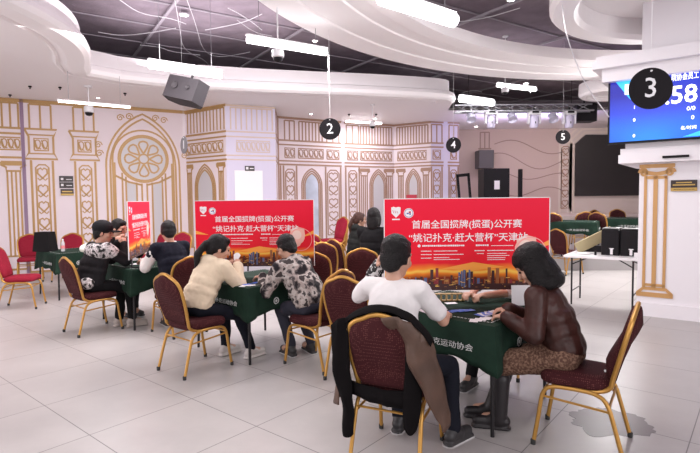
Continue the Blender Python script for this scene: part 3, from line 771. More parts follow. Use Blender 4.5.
m = MB(); m.box((X_(629) + .02, -.008, .30), (.04, .002, .05)); m.build('screen_logo_mark', mat('logo_red_glow', (.6, .05, .05), .5, emit=(.8, .05, .05), estr=.8), sc_o)
MB().box((.32, -.0, -TH / 2 - .02), (.30, .02, .02)).box((tx, .14, 0), (.5, .2, .4)).build('wall_mount', BPLAST, e)
tag(e, 'large wall television with a blue countdown screen on the white column', 'television')
o = MB().box((0, 0, 0), (.28, .03, .03)).build('infrared_bar', BPLAST, None); o.location = Vector((0, 0, 2.085)) + P0 * 1 - va * .235 + ua * .42; o.rotation_euler = (0, 0, R(-37)); tag(o, 'slim black sensor bar on the white ledge under the television', 'sensor')

# ------------------------------------------------------------------ chairs
def fabric(name, c1, c2, sc_=260):
    m = bpy.data.materials.new(name); m.use_nodes = True; nt = m.node_tree; b = nt.nodes['Principled BSDF']; L = nt.links.new
    tc = nt.nodes.new('ShaderNodeTexCoord'); v_ = nt.nodes.new('ShaderNodeTexVoronoi'); v_.inputs['Scale'].default_value = sc_ * .33
    v_.inputs['Randomness'].default_value = .35
    r = nt.nodes.new('ShaderNodeValToRGB'); r.color_ramp.elements[0].position = .22; r.color_ramp.elements[1].position = .34
    r.color_ramp.elements[0].color = (*c2, 1); r.color_ramp.elements[1].color = (*c1, 1)
    L(tc.outputs['Object'], v_.inputs['Vector']); L(v_.outputs['Distance'], r.inputs['Fac']); L(r.outputs['Color'], b.inputs['Base Color'])
    b.inputs['Roughness'].default_value = .85; b.inputs['Specular IOR Level'].default_value = .15
    return m
FAB = fabric('maroon_fabric', (.045, .010, .012), (.13, .042, .038))
FABR = fabric('red_fabric', (.25, .012, .03), (.30, .03, .045))
def outline(k=1.0, w=1.0):
    half = [(.165, .47), (.190, .53), (.208, .62), (.216, .72), (.214, .80), (.195, .855), (.155, .888), (.10, .908), (.055, .930), (0, .940)]
    pts = [(a, b) for a, b in half] + [(-a, b) for a, b in reversed(half[:-1])]
    cz = .70
    return [(x * k * w, cz + (z - cz) * k) for x, z in pts]
def yb(z): return -.205 - (z - .46) * .26
def make_chair(name='banquet_chair', fab=None, small=False):
    fab = fab or FAB
    e = empty(name)
    m = MB(); o_ = outline(.955); n = len(o_)
    rings = [(1.0, -.012), (1.0, .012), (.97, .026), (.85, .038), (.5, .046)]
    vs = []
    for k, t in rings: vs += [(x * k, yb(z) + t, .70 + (z - .70) * k) for x, z in o_]
    rb = [(.97, -.022), (.85, -.028), (.5, -.032)]
    for k, t in rb: vs += [(x * k, yb(z) + t, .70 + (z - .70) * k) for x, z in o_]
    order = [7, 6, 5, 0, 1, 2, 3, 4]; fs = []
    for a, b in zip(order[:-1], order[1:]):
        for i in range(n): fs.append((a * n + i, a * n + (i + 1) % n, b * n + (i + 1) % n, b * n + i))
    fs += [tuple(4 * n + i for i in range(n)), tuple(7 * n + i for i in range(n - 1, -1, -1))]
    m.add(vs, fs, 0, True); o = m.build('backrest', fab, e); flip(o.data)
    s = MB(); q = []
    for i in range(36):
        a = 2 * PI * i / 36; x = math.copysign(abs(math.cos(a)) ** .45, math.cos(a)); y = math.copysign(abs(math.sin(a)) ** .45, math.sin(a)); q.append((x * (.215 + .012 * y), y * .215))
    rings = [(.95, .415), (1, .425), (1.01, .45), (.98, .472), (.88, .488), (.6, .497), (.2, .50)]
    vs = []
    for k, z in rings: vs += [(x * k, y * k, z) for x, y in q]
    fs = []
    for a in range(len(rings) - 1):
        for i in range(36): fs.append((a * 36 + i, a * 36 + (i + 1) % 36, (a + 1) * 36 + (i + 1) % 36, (a + 1) * 36 + i))
    fs += [tuple(range(35, -1, -1)), tuple(6 * 36 + i for i in range(36))]
    s.add(vs, fs, 0, True); s.build('seat', fab, e)
    # back frame: one bent tube running round the back and curling under the seat
    path = [Vector((.185, -.06, .405)), Vector((.185, -.15, .41)), Vector((.185, -.205, .44))] + [Vector((x, yb(z), z)) for x, z in outline(1.0)[0:]]
    path[3] = Vector((.186, yb(.49), .49))
    path[-1] = Vector((-.186, yb(.49), .49))
    path += [Vector((-.185, -.205, .44)), Vector((-.185, -.15, .41)), Vector((-.185, -.06, .405))]
    MB().tube(smooth_path(path, 1), .0145, 8, flat=1.15).build('back_frame', CHGOLD, e)
    for sx in (1, -1):
        X = sx * .205
        MB().tube(smooth_path([Vector((X, -.0, .405)), Vector((X, -.12, .402)), Vector((X * 1.0, -.19, .36)), Vector((X * 1.03, -.235, .2)), Vector((X * 1.06, -.285, .012))], 2), .0135, 8).build('leg', CHGOLD, e)
        MB().tube(smooth_path([Vector((X, 0.0, .405)), Vector((X, .13, .402)), Vector((X, .185, .36)), Vector((X * 1.02, .205, .2)), Vector((X * 1.05, .235, .012))], 2), .0135, 8).build('leg', CHGOLD, e)
        MB().tube([(X * 1.02, -.21, .30), (X * 1.01, .195, .33)], .008, 6).build('stretcher', CHGOLD, e)
    MB().tube([(-.21, .19, .34), (.21, .19, .34)], .008, 6).build('stretcher', CHGOLD, e); MB().tube([(-.21, -.2, .33), (.21, -.2, .33)], .008, 6).build('stretcher', CHGOLD, e)
    f_ = MB()
    for sx in (1, -1):
        for y in (-.286, .236): MB().lathe([(.016, 0), (.017, .03), (.013, .035)], 10, (sx * .2165, y, 0)).build('foot_cap', RUBBER, e)
    return e
proto = make_chair(); protor = make_chair('red_chair', FABR)
used = {}
def chair(x, y, az, label, group='maroon banquet chairs around the card tables', red=False, z=0.):
    p = protor if red else proto
    if not used.get(red): used[red] = 1; o = p
    else: o = copy_tree(p)
    o.location = (x, y, z); o.rotation_euler = (0, 0, R(-az)); tag(o, label, 'chair', group); return o
chair(.30, 3.14, 25, 'maroon banquet chair carrying the draped coat under the man in white')
chair(1.49, 3.25, -57, 'maroon banquet chair in the right foreground with a white scrap on its seat')
chair(-1.48, 4.79, 39, 'maroon banquet chair under the woman in the cream hoodie')
chair(-.33, 4.87, -50, 'maroon banquet chair under the person in the grey camouflage jacket')
chair(-3.19, 6.23, 40, 'maroon banquet chair under the person in the black cap')
chair(-2.12, 6.12, -48, 'maroon banquet chair under the person in the dark and white varsity jacket')
chair(.09, 4.55, 28, 'empty maroon banquet chair just left of the man in the white t-shirt')
chair(1.44, 4.62, -138, 'maroon banquet chair behind the near red banner, under the player in white')
chair(-.40, 6.6, 12, 'empty maroon banquet chair directly behind the camouflage jacket')
chair(-.66, 8.6, 8, 'empty maroon chair, back turned, right of the middle banner, left of two', 'maroon chairs at the back tables')
chair(-.34, 8.0, 14, 'empty maroon chair, back turned, right of the middle banner, right of two', 'maroon chairs at the back tables')
chair(.18, 7.0, 4, 'maroon banquet chair behind the person in the black coat at the back', 'maroon chairs at the back tables')
chair(-.04, 8.5, 50, 'maroon banquet chair under the brown-haired person at the back', 'maroon chairs at the back tables')
for k in range(3):
    chair(-.42 + .01 * k, 10.6 - .02 * k, 235, ['bottom chair of the red stack standing by the far wall', 'middle chair of the red stack standing by the far wall', 'top chair of the red stack standing by the far wall'][k], 'stacked red chairs at the far wall', True, .14 * k)
chair(-.68, 10.2, 20, 'red banquet chair standing left of the chair stack by the far wall', 'stacked red chairs at the far wall', True, .0)
chair(-5.0, 7.65, 76, 'red banquet chair cut by the left picture edge', 'red chairs at the left tables', True)
chair(-6.5, 10.2, 150, 'red banquet chair behind the black box on the left table', 'red chairs at the left tables', True)
chair(-5.8, 10.3, 172, 'red banquet chair against the left wall behind the water bottle', 'red chairs at the left tables', True)
chair(-4.1, 10.5, -150, 'red banquet chair behind the narrow left banner', 'red chairs at the left tables', True)
chair(-3.6, 10.3, -165, 'red banquet chair half hidden by the head of the person in the varsity jacket', 'red chairs at the left tables', True)
GB = 'maroon chairs on the raised area at the back'
chair(5.55, 12.1, 8, 'maroon chair on the raised area with its back to us before the green table', GB, z=.3)
chair(6.35, 13.65, -20, 'maroon chair on the raised area half hidden behind another chair and the leaning board', GB, z=.3)
chair(5.82, 11.5, 60, 'narrow side-on maroon chair on the raised area above the leaning board', GB, z=.3)
chair(7.35, 13.6, 182, 'maroon chair at the far back above the black cases on the folding table', GB, z=.3)
chair(6.95, 11.9, -92, 'maroon chair seen side-on at the left edge of the white column', GB, z=.3)
chair(4.45, 11.35, 5, 'maroon chair just right of the near red banner edge', GB, z=.3)
chair(4.5, 10.45, 62, 'maroon chair turned sideways behind the white folding table', GB)

# scrap on the seat, spilled water on the floor
o = MB().prism([(-.03, -.012), (-.01, -.02), (.015, -.012), (.035, -.014), (.03, .01), (.005, .018), (-.02, .015)], 0, .006).build('paper_scrap', PAPER, None, (1.62, 3.13, .497)); tag(o, 'small torn white paper scrap on the seat of the right foreground chair', 'paper')
pd = []
for i in range(60):
    a = 2 * PI * i / 60; r_ = .235 * (1 + .35 * noise.noise(Vector((math.cos(a) * 2.2, math.sin(a) * 2.2, 5))) + .12 * noise.noise(Vector((math.cos(a) * 7, math.sin(a) * 7, 2))))
    pd.append((r_ * 1.15 * math.cos(a), r_ * math.sin(a)))
wm_ = mat('wet_floor', (.16, .14, .145), .35)
o = MB().prism(pd, 0, .0015).build('water_puddle', wm_, None, (1.84, 3.50, .0)); tag(o, 'irregular wet patch on the floor behind the right foreground chair', 'puddle')

# ------------------------------------------------------------------ tables, cloths
GREEN = mat('green_cloth', (.010, .028, .018), .8, bump=.25, bscale=18, var=.25, vscale=5)
CW = mat('cloth_print', (.62, .63, .62), .8)
TS = .475
def make_cloth(seed, texts=True):
    e = empty('tablecloth')
    n = 40; per = []
    for s in range(4):
        for i in range(n):
            t = -1 + 2 * i / n
            per.append([(t, -1), (1, t), (-t, 1), (-1, -t)][s])
    N = len(per); vs = []; fs = []; h = TS + .008
    rings = [0, .25, .5, .75, .93, 1]
    for k in rings: vs += [(x * h * k, y * h * k, .757 if k < 1 else .751) for x, y in per] if k else [(0, 0, .757)]
    base = 1
    for i in range(N): fs.append((0, base + i, base + (i + 1) % N))
    for a in range(len(rings) - 2):
        for i in range(N): fs.append((base + a * N + i, base + (a + 1) * N + i, base + (a + 1) * N + (i + 1) % N, base + a * N + (i + 1) % N))
    last = base + (len(rings) - 2) * N
    rows = 8; st = len(vs)
    for j in range(1, rows + 1):
        q = j / rows
        for i, (x, y) in enumerate(per):
            side = i // n; t = (i % n) / n * 2 - 1
            nx, ny = [(0, -1), (1, 0), (0, 1), (-1, 0)][side]
            cd_ = 1 - abs(t)                     # 0 at the corner
            cor = max(0, 1 - cd_ * 5)
            if cor > 0:
                other = (x, y); nx2, ny2 = (math.copysign(1, x), math.copysign(1, y)); k2 = cor * .5
                nx, ny = nx * (1 - k2) + (nx2 - nx) * k2, ny * (1 - k2) + (ny2 - ny) * k2
            drop = .27 + .05 * cor - .02 * math.cos(t * 2.2) + .012 * math.sin(t * 9 + seed + side)
            wv = .012 * math.sin(t * 8 + seed * 2 + side * 1.7) * q ** 1.5 + .05 * cor * q - .012 * q * max(0, 1 - abs(cd_ - .25) * 6)
            o_ = .004 + .02 * q + wv
            vs.append((x * h + nx * o_, y * h + ny * o_, .751 - drop * q))
    for j in range(rows):
        a = last if j == 0 else st + (j - 1) * N; b = st + j * N
        for i in range(N): fs.append((a + i, b + i, b + (i + 1) % N, a + (i + 1) % N))
    me = MB().add(vs, fs, 0, True).mesh('cloth'); c = link('cloth', me, GREEN, e)
    md = c.modifiers.new('thick', 'SOLIDIFY'); md.thickness = .003; md.offset = 1
    m = MB(); q_ = .425
    for s in range(4):
        for i in range(30):
            t = -q_ + 2 * q_ * i / 30; L_ = 2 * q_ / 30 * .62
            a = [(t, -q_), (q_, t), (-t, q_), (-q_, -t)][s]; dx, dy = [(L_, .008), (.008, L_), (-L_, .008), (.008, -L_)][s]
            m.box((a[0] + dx / 2, a[1] + dy / 2, .7615), (abs(dx), abs(dy), .001))
    m.build('dashed_line', CW, e)
    if texts:
        add_text(e, '一扑克运动协会', .052, (.12, -(TS + .036), .585), (R(86), 0, 0), CW, width=.44)
        add_text(e, '扑克运动协会', .045, (TS + .034, .12, .60), (R(86), 0, R(90)), CW, width=.24)
        m = MB(); M = Matrix.Rotation(R(90), 3, 'Y')
        m.lathe([(.024, 0), (.035, 0), (.035, .002), (.024, .002), (.024, 0)], 24, (TS + .036, -.16, .59), M, caps=False)
        m.lathe([(.001, 0), (.014, 0), (.014, .002), (.001, .002)], 16, (TS + .036, -.16, .59), M)
        m.build('round_logo', CW, e)
    return e
def make_table():
    e = empty('folding_table')
    MB().box((0, 0, .736), (TS * 2, TS * 2, .024)).build('tabletop', BPLAST, e)
    for sx in (1, -1):
        for sy in (1, -1):
            MB().tube([(sx * (TS - .03), sy * (TS - .03), .724), (sx * (TS - .015), sy * (TS - .015), .0)], .014, 8).build('leg', BMETAL, e)
    for s_ in (-1, 1): MB().tube([(-TS + .04, s_ * (TS - .04), .66), (TS - .04, s_ * (TS - .04), .66)], .009, 6).build('stretcher', BMETAL, e)
    return e
tp = make_table(); clp = [make_cloth(1.0), None]
tus = []
def table(x, y, az, label, lc, z=0.):
    o = tp if not tus else copy_tree(tp); c = clp[0] if not tus else copy_tree(clp[0]); tus.append(1)
    for q, l, ct, g_ in ((o, label, 'table', 'square card tables'), (c, lc, 'tablecloth', 'green tablecloths')):
        q.location = (x, y, z); q.rotation_euler = (0, 0, R(-az)); tag(q, l, ct, g_)
    return o
T1 = Vector((.905, 3.95, 0)); T2 = Vector((-1.02, 5.48, 0)); T3 = Vector((-2.72, 6.84, 0)); T4 = Vector((-4.78, 8.8, 0))
table(T1.x, T1.y, 42, 'square table nearest to us, between the man in white and woman in leather', 'green tablecloth with white dashed square and lettering on the nearest table')
table(T2.x, T2.y, 42, 'square black-legged table between the cream hoodie and the camouflage jacket', 'green tablecloth with round logo on the table of the cream hoodie')
table(T3.x, T3.y, 42, 'square black-legged table at which the black-capped person sits', 'dark green tablecloth under the narrow left banner')
table(T4.x, T4.y, 42, 'square black-legged table by the left wall with a black box on it', 'dark green tablecloth under the black box and water bottle')
table(-1.25, 9.3, 42, 'square card table by the far wall behind the middle banner', 'green tablecloth seen past the right edge of the middle banner')
table(.85, 9.0, 42, 'square card table of the two people at the far back', 'green tablecloth in front of the two people at the far back')
table(5.0, 11.25, 30, 'square card table on the raised area right of the near banner', 'green tablecloth on the raised area behind the white folding table', .3)
table(6.85, 12.5, 38, 'card table far back on the raised area above the black cases', 'dark green tablecloth far back above the black cases', .3)

# ------------------------------------------------------------------ red banners on the tables
def print_mat():
    m = bpy.data.materials.new('banner_print'); m.use_nodes = True; nt = m.node_tree; b = nt.nodes['Principled BSDF']; L = nt.links.new
    tc = nt.nodes.new('ShaderNodeTexCoord'); sx = nt.nodes.new('ShaderNodeSeparateXYZ'); L(tc.outputs['Object'], sx.inputs[0])
    n = nt.nodes.new('ShaderNodeTexNoise'); n.inputs['Scale'].default_value = 4; L(tc.outputs['Object'], n.inputs['Vector'])
    ma = nt.nodes.new('ShaderNodeMath'); ma.operation = 'MULTIPLY_ADD'; ma.inputs[1].default_value = .08; L(n.outputs['Fac'], ma.inputs[0]); L(sx.outputs['Z'], ma.inputs[2])
    r = nt.nodes.new('ShaderNodeValToRGB'); e_ = r.color_ramp.elements
    st = [(.03, (.10, .02, .01)), (.13, (.22, .03, .01)), (.165, (.80, .22, .02)), (.185, (.95, .60, .10)), (.205, (.9, .25, .03)), (.25, (.80, .015, .03)), (.5, (.80, .008, .035)), (.8, (.80, .014, .05))]
    while len(e_) < len(st): e_.new(.9)
    for i, (p, c) in enumerate(st): e_[i].position = p; e_[i].color = (*c, 1)
    L(ma.outputs[0], r.inputs['Fac']); L(r.outputs['Color'], b.inputs['Base Color']); b.inputs['Roughness'].default_value = .6; b.inputs['Specular IOR Level'].default_value = .2
    return m
def make_banner():
    e = empty('banner_stand'); W, H = 1.29, .72
    b = MB().box((0, 0, H / 2), (W, .008, H)).build('board', print_mat(), e)
    PW = mat('print_white', (.86, .82, .84), .5)
    m = MB().box((W / 2 + .002, 0, H / 2), (.006, .012, H)).box((-W / 2 - .002, 0, H / 2), (.006, .012, H)).box((0, 0, H + .002), (W, .012, .006)); m.build('edge_strip', PW, e)
    m = MB()
    for x in (-.5, .5): m.box((x, 0, -.05), (.03, .014, .12)); m.box((x, 0, -.108), (.05, .18, .008))
    m.build('foot', BMETAL, e)
    y = -.0052
    def t(s, size, x, z, w, bold=.0002): add_text(b, s, size, (x, y, z), (R(90), 0, 0), PW, 'lettering', .0006, bold, w)
    t('首届全国掼牌(掼蛋)公开赛', .070, 0, .515, .86, .0006)
    t('“姚记扑克·赶大营杯”天津站', .073, .01, .41, .93, .0006)
    # fine print rows
    random.seed(3); m = MB()
    for z, x0, x1, h in ((.352, -.35, -.02, .014), (.31, -.36, -.28, .007), (.31, -.26, -.08, .007), (.283, -.36, -.28, .007), (.283, -.26, -.03, .007), (.255, -.36, -.28, .007), (.258, -.26, -.14, .006), (.243, -.26, -.06, .006),
                         (.352, .07, .17, .014), (.348, .19, .36, .006), (.31, .06, .14, .008), (.31, .16, .36, .008), (.287, .08, .13, .006), (.287, .16, .31, .006), (.270, .16, .33, .006), (.253, .16, .30, .006), (.238, .16, .30, .006)):
        x = x0; m2 = MB().box(((x0 + x1) / 2, y + .0003, z), (x1 - x0, .0003, h * .12))
        while x < x1:
            w = h * random.uniform(.7, 1.1); m2.box((x + w / 2, y, z), (w, .001, h * random.uniform(.7, 1))); x += w * 1.22
        m2.build('fine_print', PW, b)
    m.lathe([(.001, 0), (.012, 0), (.012, .001), (.001, .001)], 14, (-.375, y, .352), Matrix.Rotation(R(90), 3, 'X'))
    m.build('bullet', PW, b)
    # crest and roundel logos
    m = MB(); pts = [(-.592, .655), (-.573, .66), (-.555, .655), (-.537, .66), (-.518, .655), (-.52, .61), (-.555, .575), (-.59, .61)]
    m.add([(a, y, b_) for a, b_ in pts], [tuple(range(8))]); m.box((-.555, y, .562), (.06, .001, .01)); m.build('crest_logo', PW, b)
    m = MB(); 
    for a in range(3): m.tube([(-.58 + a * .016, y - .001, .635 - .004 * a), (-.572 + a * .016, y - .001, .61)], .0025, 4)
    m.build('crest_mark', mat('logo_pink', (.6, .25, .3), .5), b)
    Mx = Matrix.Rotation(R(90), 3, 'X')
    MB().lathe([(.001, 0), (.038, 0), (.038, .001), (.001, .001)], 28, (-.455, y, .61), Mx).build('round_logo', PW, b)
    m = MB().lathe([(.030, 0), (.0335, 0), (.0335, .001), (.030, .001), (.03, 0)], 28, (-.455, y - .001, .61), Mx, caps=False).box((-.445, y - .001, .61), (.010, .001, .03)).box((-.463, y - .001, .607), (.016, .001, .010)); m.build('logo_ring', mat('logo_blue', (.05, .09, .35), .5), b)
    m = MB().box((-.447, y - .0015, .617), (.016, .001, .012)); m.build('logo_mark', mat('logo_red', (.55, .04, .05), .5), b)
    # wheel, glowing vessel, light streaks, skyline
    cx, cz = .49, .31
    m = MB(); m.lathe([(.118, 0), (.125, 0), (.125, .001), (.118, .001), (.118, 0)], 40, (cx + .01, y - .001, cz - .02), Mx, caps=False)
    m.build('wheel_ring', mat('print_pink', (.9, .35, .33), .5), b)
    m = MB(); m.lathe([(.001, 0), (.085, 0), (.085, .001), (.001, .001)], 30, (cx - .03, y - .0005, cz + .01), Mx); m.add([(cx + a, y - .0005, cz + b_) for a, b_ in ((-.10, .09), (-.03, .12), (.05, .10), (.06, .02), (.02, -.05), (.0, -.09), (-.03, -.10), (-.04, -.05), (-.1, .0))], [tuple(range(9))])
    m.build('glow_shape', mat('print_peach', (.90, .50, .42), .5), b)
    m = MB(); m.lathe([(.001, 0), (.05, 0), (.05, .001), (.001, .001)], 24, (cx - .03, y - .0012, cz + .03), Mx); m.build('glow_core', mat('print_pale', (.92, .70, .62), .5), b)
    for q3 in (((-.645, .40), (-.50, .35), (-.645, .36)), ((.50, .31), (.645, .39), (.645, .35)), ((-.2, .17), (.05, .22), (.30, .18), (.05, .155))):
        MB().add([(a, y, z) for a, z in q3], [tuple(range(len(q3)))]).build('light_streak', mat('print_orange', (.95, .36, .05), .5), b)
    m = MB(); x = -.64
    while x < .62:
        w = random.uniform(.008, .028); hh = (.05 + .10 * random.random() ** 2) * (1 if abs(x) < .35 else .7)
        m.box((x + w / 2, y - .0006, hh / 2 + .03), (w, .001, hh), None, random.choice((0, 0, 0, 1, 1, 2, 3))); x += w * random.uniform(1.0, 1.5)
    m.box((0, y - .001, .025), (1.28, .0012, .05), None, 0)
    for i in range(90): 
        m.box((random.uniform(-.63, .63), y - .0022, random.uniform(.005, .11)), (random.uniform(.006, .03), .0008, .004), None, random.choice((1, 4, 4)))
    for xx in (-.06, -.04, -.02, .02): m.box((xx, y - .0016, .09), (.014, .001, .16 - abs(xx)), None, 3)
    m.build('skyline', [mat('sky_dark', (.05, .012, .012), .5), mat('sky_brown', (.32, .10, .03), .5), mat('sky_red', (.25, .02, .03), .5), mat('sky_blue', (.10, .13, .26), .5), mat('sky_gold', (.9, .5, .1), .5)], b)
    return e
bp_ = make_banner()
def banner(o, x, y, az, label, z=.875):
    o.location = (x, y, z); o.rotation_euler = (0, 0, R(-az)); tag(o, label, 'banner', 'red tournament banners on the tables'); return o
banner(bp_, T1.x + .01, T1.y + .0, 0, 'wide red tournament banner on the nearest table, city skyline along its bottom')
banner(copy_tree(bp_), T2.x - .02, T2.y + .02, 0, 'wide red tournament banner on the middle table between cream hoodie and camouflage jacket')
banner(copy_tree(bp_), -2.85, 6.84, -100.4, 'red tournament banner seen almost edge-on at the left table')
p = W6.P(U6(412), W6.Z(412, 199) - .08, .025)
o = MB().box((0, 0, 0), (.34, .03, .42)).build('red_poster', mat('poster_red', (.55, .05, .08), .5), None, p, (0, 0, math.atan2(W6.u.y, W6.u.x))); tag(o, 'small red poster board in front of the far arch above the near banner', 'poster')

# ------------------------------------------------------------------ white folding table and what is on it
NL = Vector((3.16, 7.45, 0)); u_ = fz(126.5); v_ = fz(36.5)
def wt(a, b, z=0.): p = NL + u_ * a + v_ * b; return Vector((p.x, p.y, z))
e = empty('white_folding_table', wt(.5, .36), 36.5)
MB().box((0, 0, .725), (1.0, .74, .035), ch=.008).build('tabletop', mat('table_white', (.80, .78, .79), .35), e)
for sx in (-.40, .40):
    for sy in (-.28, .28):
        m = MB().tube([(sx, sy, .71), (sx, sy, 0)], .013, 8); m.build('leg', BMETAL, e)
    m = MB().tube([(sx, -.28, .60), (sx * .45, -.2, .71)], .009, 6).tube([(sx, .28, .60), (sx * .45, .2, .71)], .009, 6).tube([(sx, -.28, .2), (sx, .28, .2)], .009, 6); m.build('brace', BMETAL, e)
tag(e, 'white folding table with black legs standing beside the white column', 'table')
def box_on(name, a, b, z, size, az, label, cat, m, ch=.01):
    p = wt(a, b, z + size[2] / 2); o = MB().box((0, 0, 0), size, ch=ch).build(name, m, None, p, (0, 0, R(-az))); tag(o, label, cat); return o
for i, a in enumerate((.58, .83)):
    e = empty('equipment_case', wt(a, .42, .7435), 36.5)
    MB().box((0, 0, .19), (.235, .36, .38), ch=.012).build('body', BPLAST, e)
    MB().box((.02, -.184, .06), (.035, .006, .09)).box((.02, -.184, .10), (.06, .005, .012)).build('label', PAPER, e)
    MB().box((0, 0, .388), (.22, .33, .012)).box((0, 0, .397), (.1, .02, .01)).build('lid', mat('case_grey', (.12, .12, .12), .4), e)
    tag(e, ['black equipment case with white label, left one of the pair on the white folding table', 'black equipment case with white label, right one of the pair beside the white column'][i], 'case', 'black cases on the folding table')
m = MB(); vs = []; 
for j in range(7):
    for i in range(9): vs.append((-.14 + .035 * i, -.1 + .033 * j, .012 + .014 * noise.noise(Vector((i * .5, j * .6, 1)))))
m.add(vs, [(j * 9 + i, j * 9 + i + 1, j * 9 + i + 10, j * 9 + i + 9) for j in range(6) for i in range(8)], 0, True)
o = m.build('crumpled_paper', PAPER, None, wt(.24, .3, .745), (0, 0, .4)); o.modifiers.new('t', 'SOLIDIFY').thickness = .002; tag(o, 'crumpled white paper lying at the left end of the white folding table', 'paper')
box_on('small_bottle', .40, .18, .7435, (.03, .03, .06), 30, 'tiny dark bottle beside the paper on the white folding table', 'bottle', BPLAST, .006)
box_on('white_box', .93, .10, .7435, (.05, .03, .07), 30, 'tiny white packet in front of the right black case', 'packet', PAPER, .004)
# leaning board
o = MB().box((0, 0, 0), (.58, .025, .17)).build('cardboard_strip', mat('cardboard', (.50, .42, .24), .7), None, wt(.30, .62, .93), (R(10), R(-28), R(-10))); tag(o, 'long tan cardboard strip leaning up against the black cases', 'cardboard')
box_on('black_stand', .30, .66, .7435, (.5, .08, .10), 36, 'low black stand under the leaning cardboard strip on the folding table', 'stand', BPLAST)

# stage equipment at the back
def eq(name, px0, px1, py0, py1, d, depth, label, cat, m, base=None):
    a = atd(px0, py0, d); b = atd(px1, py1, d); zb = b.z if base is None else base
    o = MB().box((0, 0, 0), (b.x - a.x, depth, a.z - zb), ch=.01).build(name, m, None, ((a.x + b.x) / 2, d + depth / 2, (a.z + zb) / 2)); tag(o, label, cat); return o
o = eq('equipment_rack', 484, 509.5, 168.5, 205, 15.2, .7, 'tall black equipment rack with a white notice on the stage at the back', 'rack', BPLAST, 1.05)
a = atd(497, 185, 15.19); MB().box((0, 0, 0), (.16, .01, .26)).build('notice', PAPER, o, Vector((a.x, a.y, a.z)) - o.location)
eq('speaker_stack', 479, 494, 150, 167.5, 16.65, .54, 'dark grey loudspeaker box hung above the black equipment rack', 'loudspeaker', mat('dark_grey_box', (.10, .09, .10), .5), atd(480, 168, 16.65).z)
eq('column_loudspeaker', 519.5, 522.5, 169, 205, 15.6, .15, 'slim tall black column loudspeaker standing right of the rack', 'loudspeaker', BPLAST, 1.05)
m = MB(); a = atd(461, 175, 14.9); b = atd(472, 175, 14.9); w = b.x - a.x; h_ = a.z - 1.05
m.box((-w / 2, 0, h_ / 2), (.07, .05, h_)); m.box((w / 2, 0, h_ / 2), (.07, .05, h_)); m.box((0, 0, h_), (w + .07, .05, .09)); m.box((0, 0, h_ * .25), (w, .05, .05))
o = m.build('black_easel_frame', BPLAST, None, ((a.x + b.x) / 2, 14.9, 1.05)); o.rotation_euler = (0, R(-5), 0); tag(o, 'empty black frame stand left of the equipment rack', 'frame')

# ------------------------------------------------------------------ things on the tables
def on_table(T, px, py, z=.762): p = at(px, py, z); return p
CB = mat('card_blue', (.07, .16, .62), .4)
CWH = mat('card_face', (.82, .82, .84), .4)
def card(p, az, label, m, z=0., grp='loose playing cards on the nearest table'):
    o = MB().box((0, 0, 0), (.058, .088, .0012)).build('playing_card', m, None, (p.x, p.y, .763 + z), (0, 0, R(-az))); tag(o, label, 'playing card', grp); return o
LB = 'blue-backed playing card lying in the small blue pile in the middle of the nearest table'
for i, (dx, az) in enumerate(((-.05, 60), (-.02, 80), (.01, 66), (.035, 92), (.055, 70))): q = at(461 , 311, .763); card(Vector((q.x + dx, q.y + .01 * (i % 2), 0)), az, LB, CB, .0014 * i)
LBB = 'white playing card in the fan spread by the elbow of the leather jacket'
for i in range(6): q = at(481 + i * 2.6, 315 - i * .5, .763); card(q, -30 + i * 14, LBB, CWH if i % 2 else CB, .0014 * i, 'fan of cards by the leather jacket')
LBC = 'face-up playing card in the short row at the right corner of the nearest table'
for i in range(4): q = at(474 + i * 4.4, 320.5 - i * .6, .763); card(q, 20 + i * 5, LBC, CWH, .0014 * i, 'short row of cards near the table corner')
q = on_table(T1, 451, 303.5); o = MB().box((0, 0, 0), (.09, .06, .002)).build('paper_slip', PAPER, None, (q.x, q.y, .765), (0, 0, .2)); tag(o, 'small white paper slip behind the blue cards', 'paper')
q = on_table(T1, 434, 309); o = MB().box((0, 0, 0), (.21, .15, .002)).build('score_sheet', PAPER, None, (q.x - .03, q.y - .02, .765), (0, 0, .5)); tag(o, 'white score sheet beside the arm of the man in white', 'paper')
m = MB(); 
for i in range(6): m.box((-.11 + i * .044, 0, .03), (.012, .03, .06))
m.box((0, 0, .058), (.25, .03, .008)); m.box((0, 0, .004), (.25, .03, .008))
q = on_table(T1, 449, 299); o = m.build('card_rack', mat('brass', (.6, .42, .18), .35, .4), None, (.80, 4.07, .7645)); tag(o, 'small pale slatted card rack under the near banner', 'card rack')
o = MB().box((0, 0, .022), (.07, .10, .044), ch=.004).build('dark_box', BPLAST, None, (.62, 4.02, .7645)); tag(o, 'small dark box under the left end of the near banner', 'box')
# middle table
for i, (px, py, az) in enumerate(((243, 286, 10), (247, 284.5, 40), (251, 285.5, 75), (256, 283, 30))):
    card(at(px, py, .763), az, 'playing card lying on the middle table in front of the camouflage sleeve', (CWH, CB)[i % 2], .0014 * i, 'cards on the middle table')
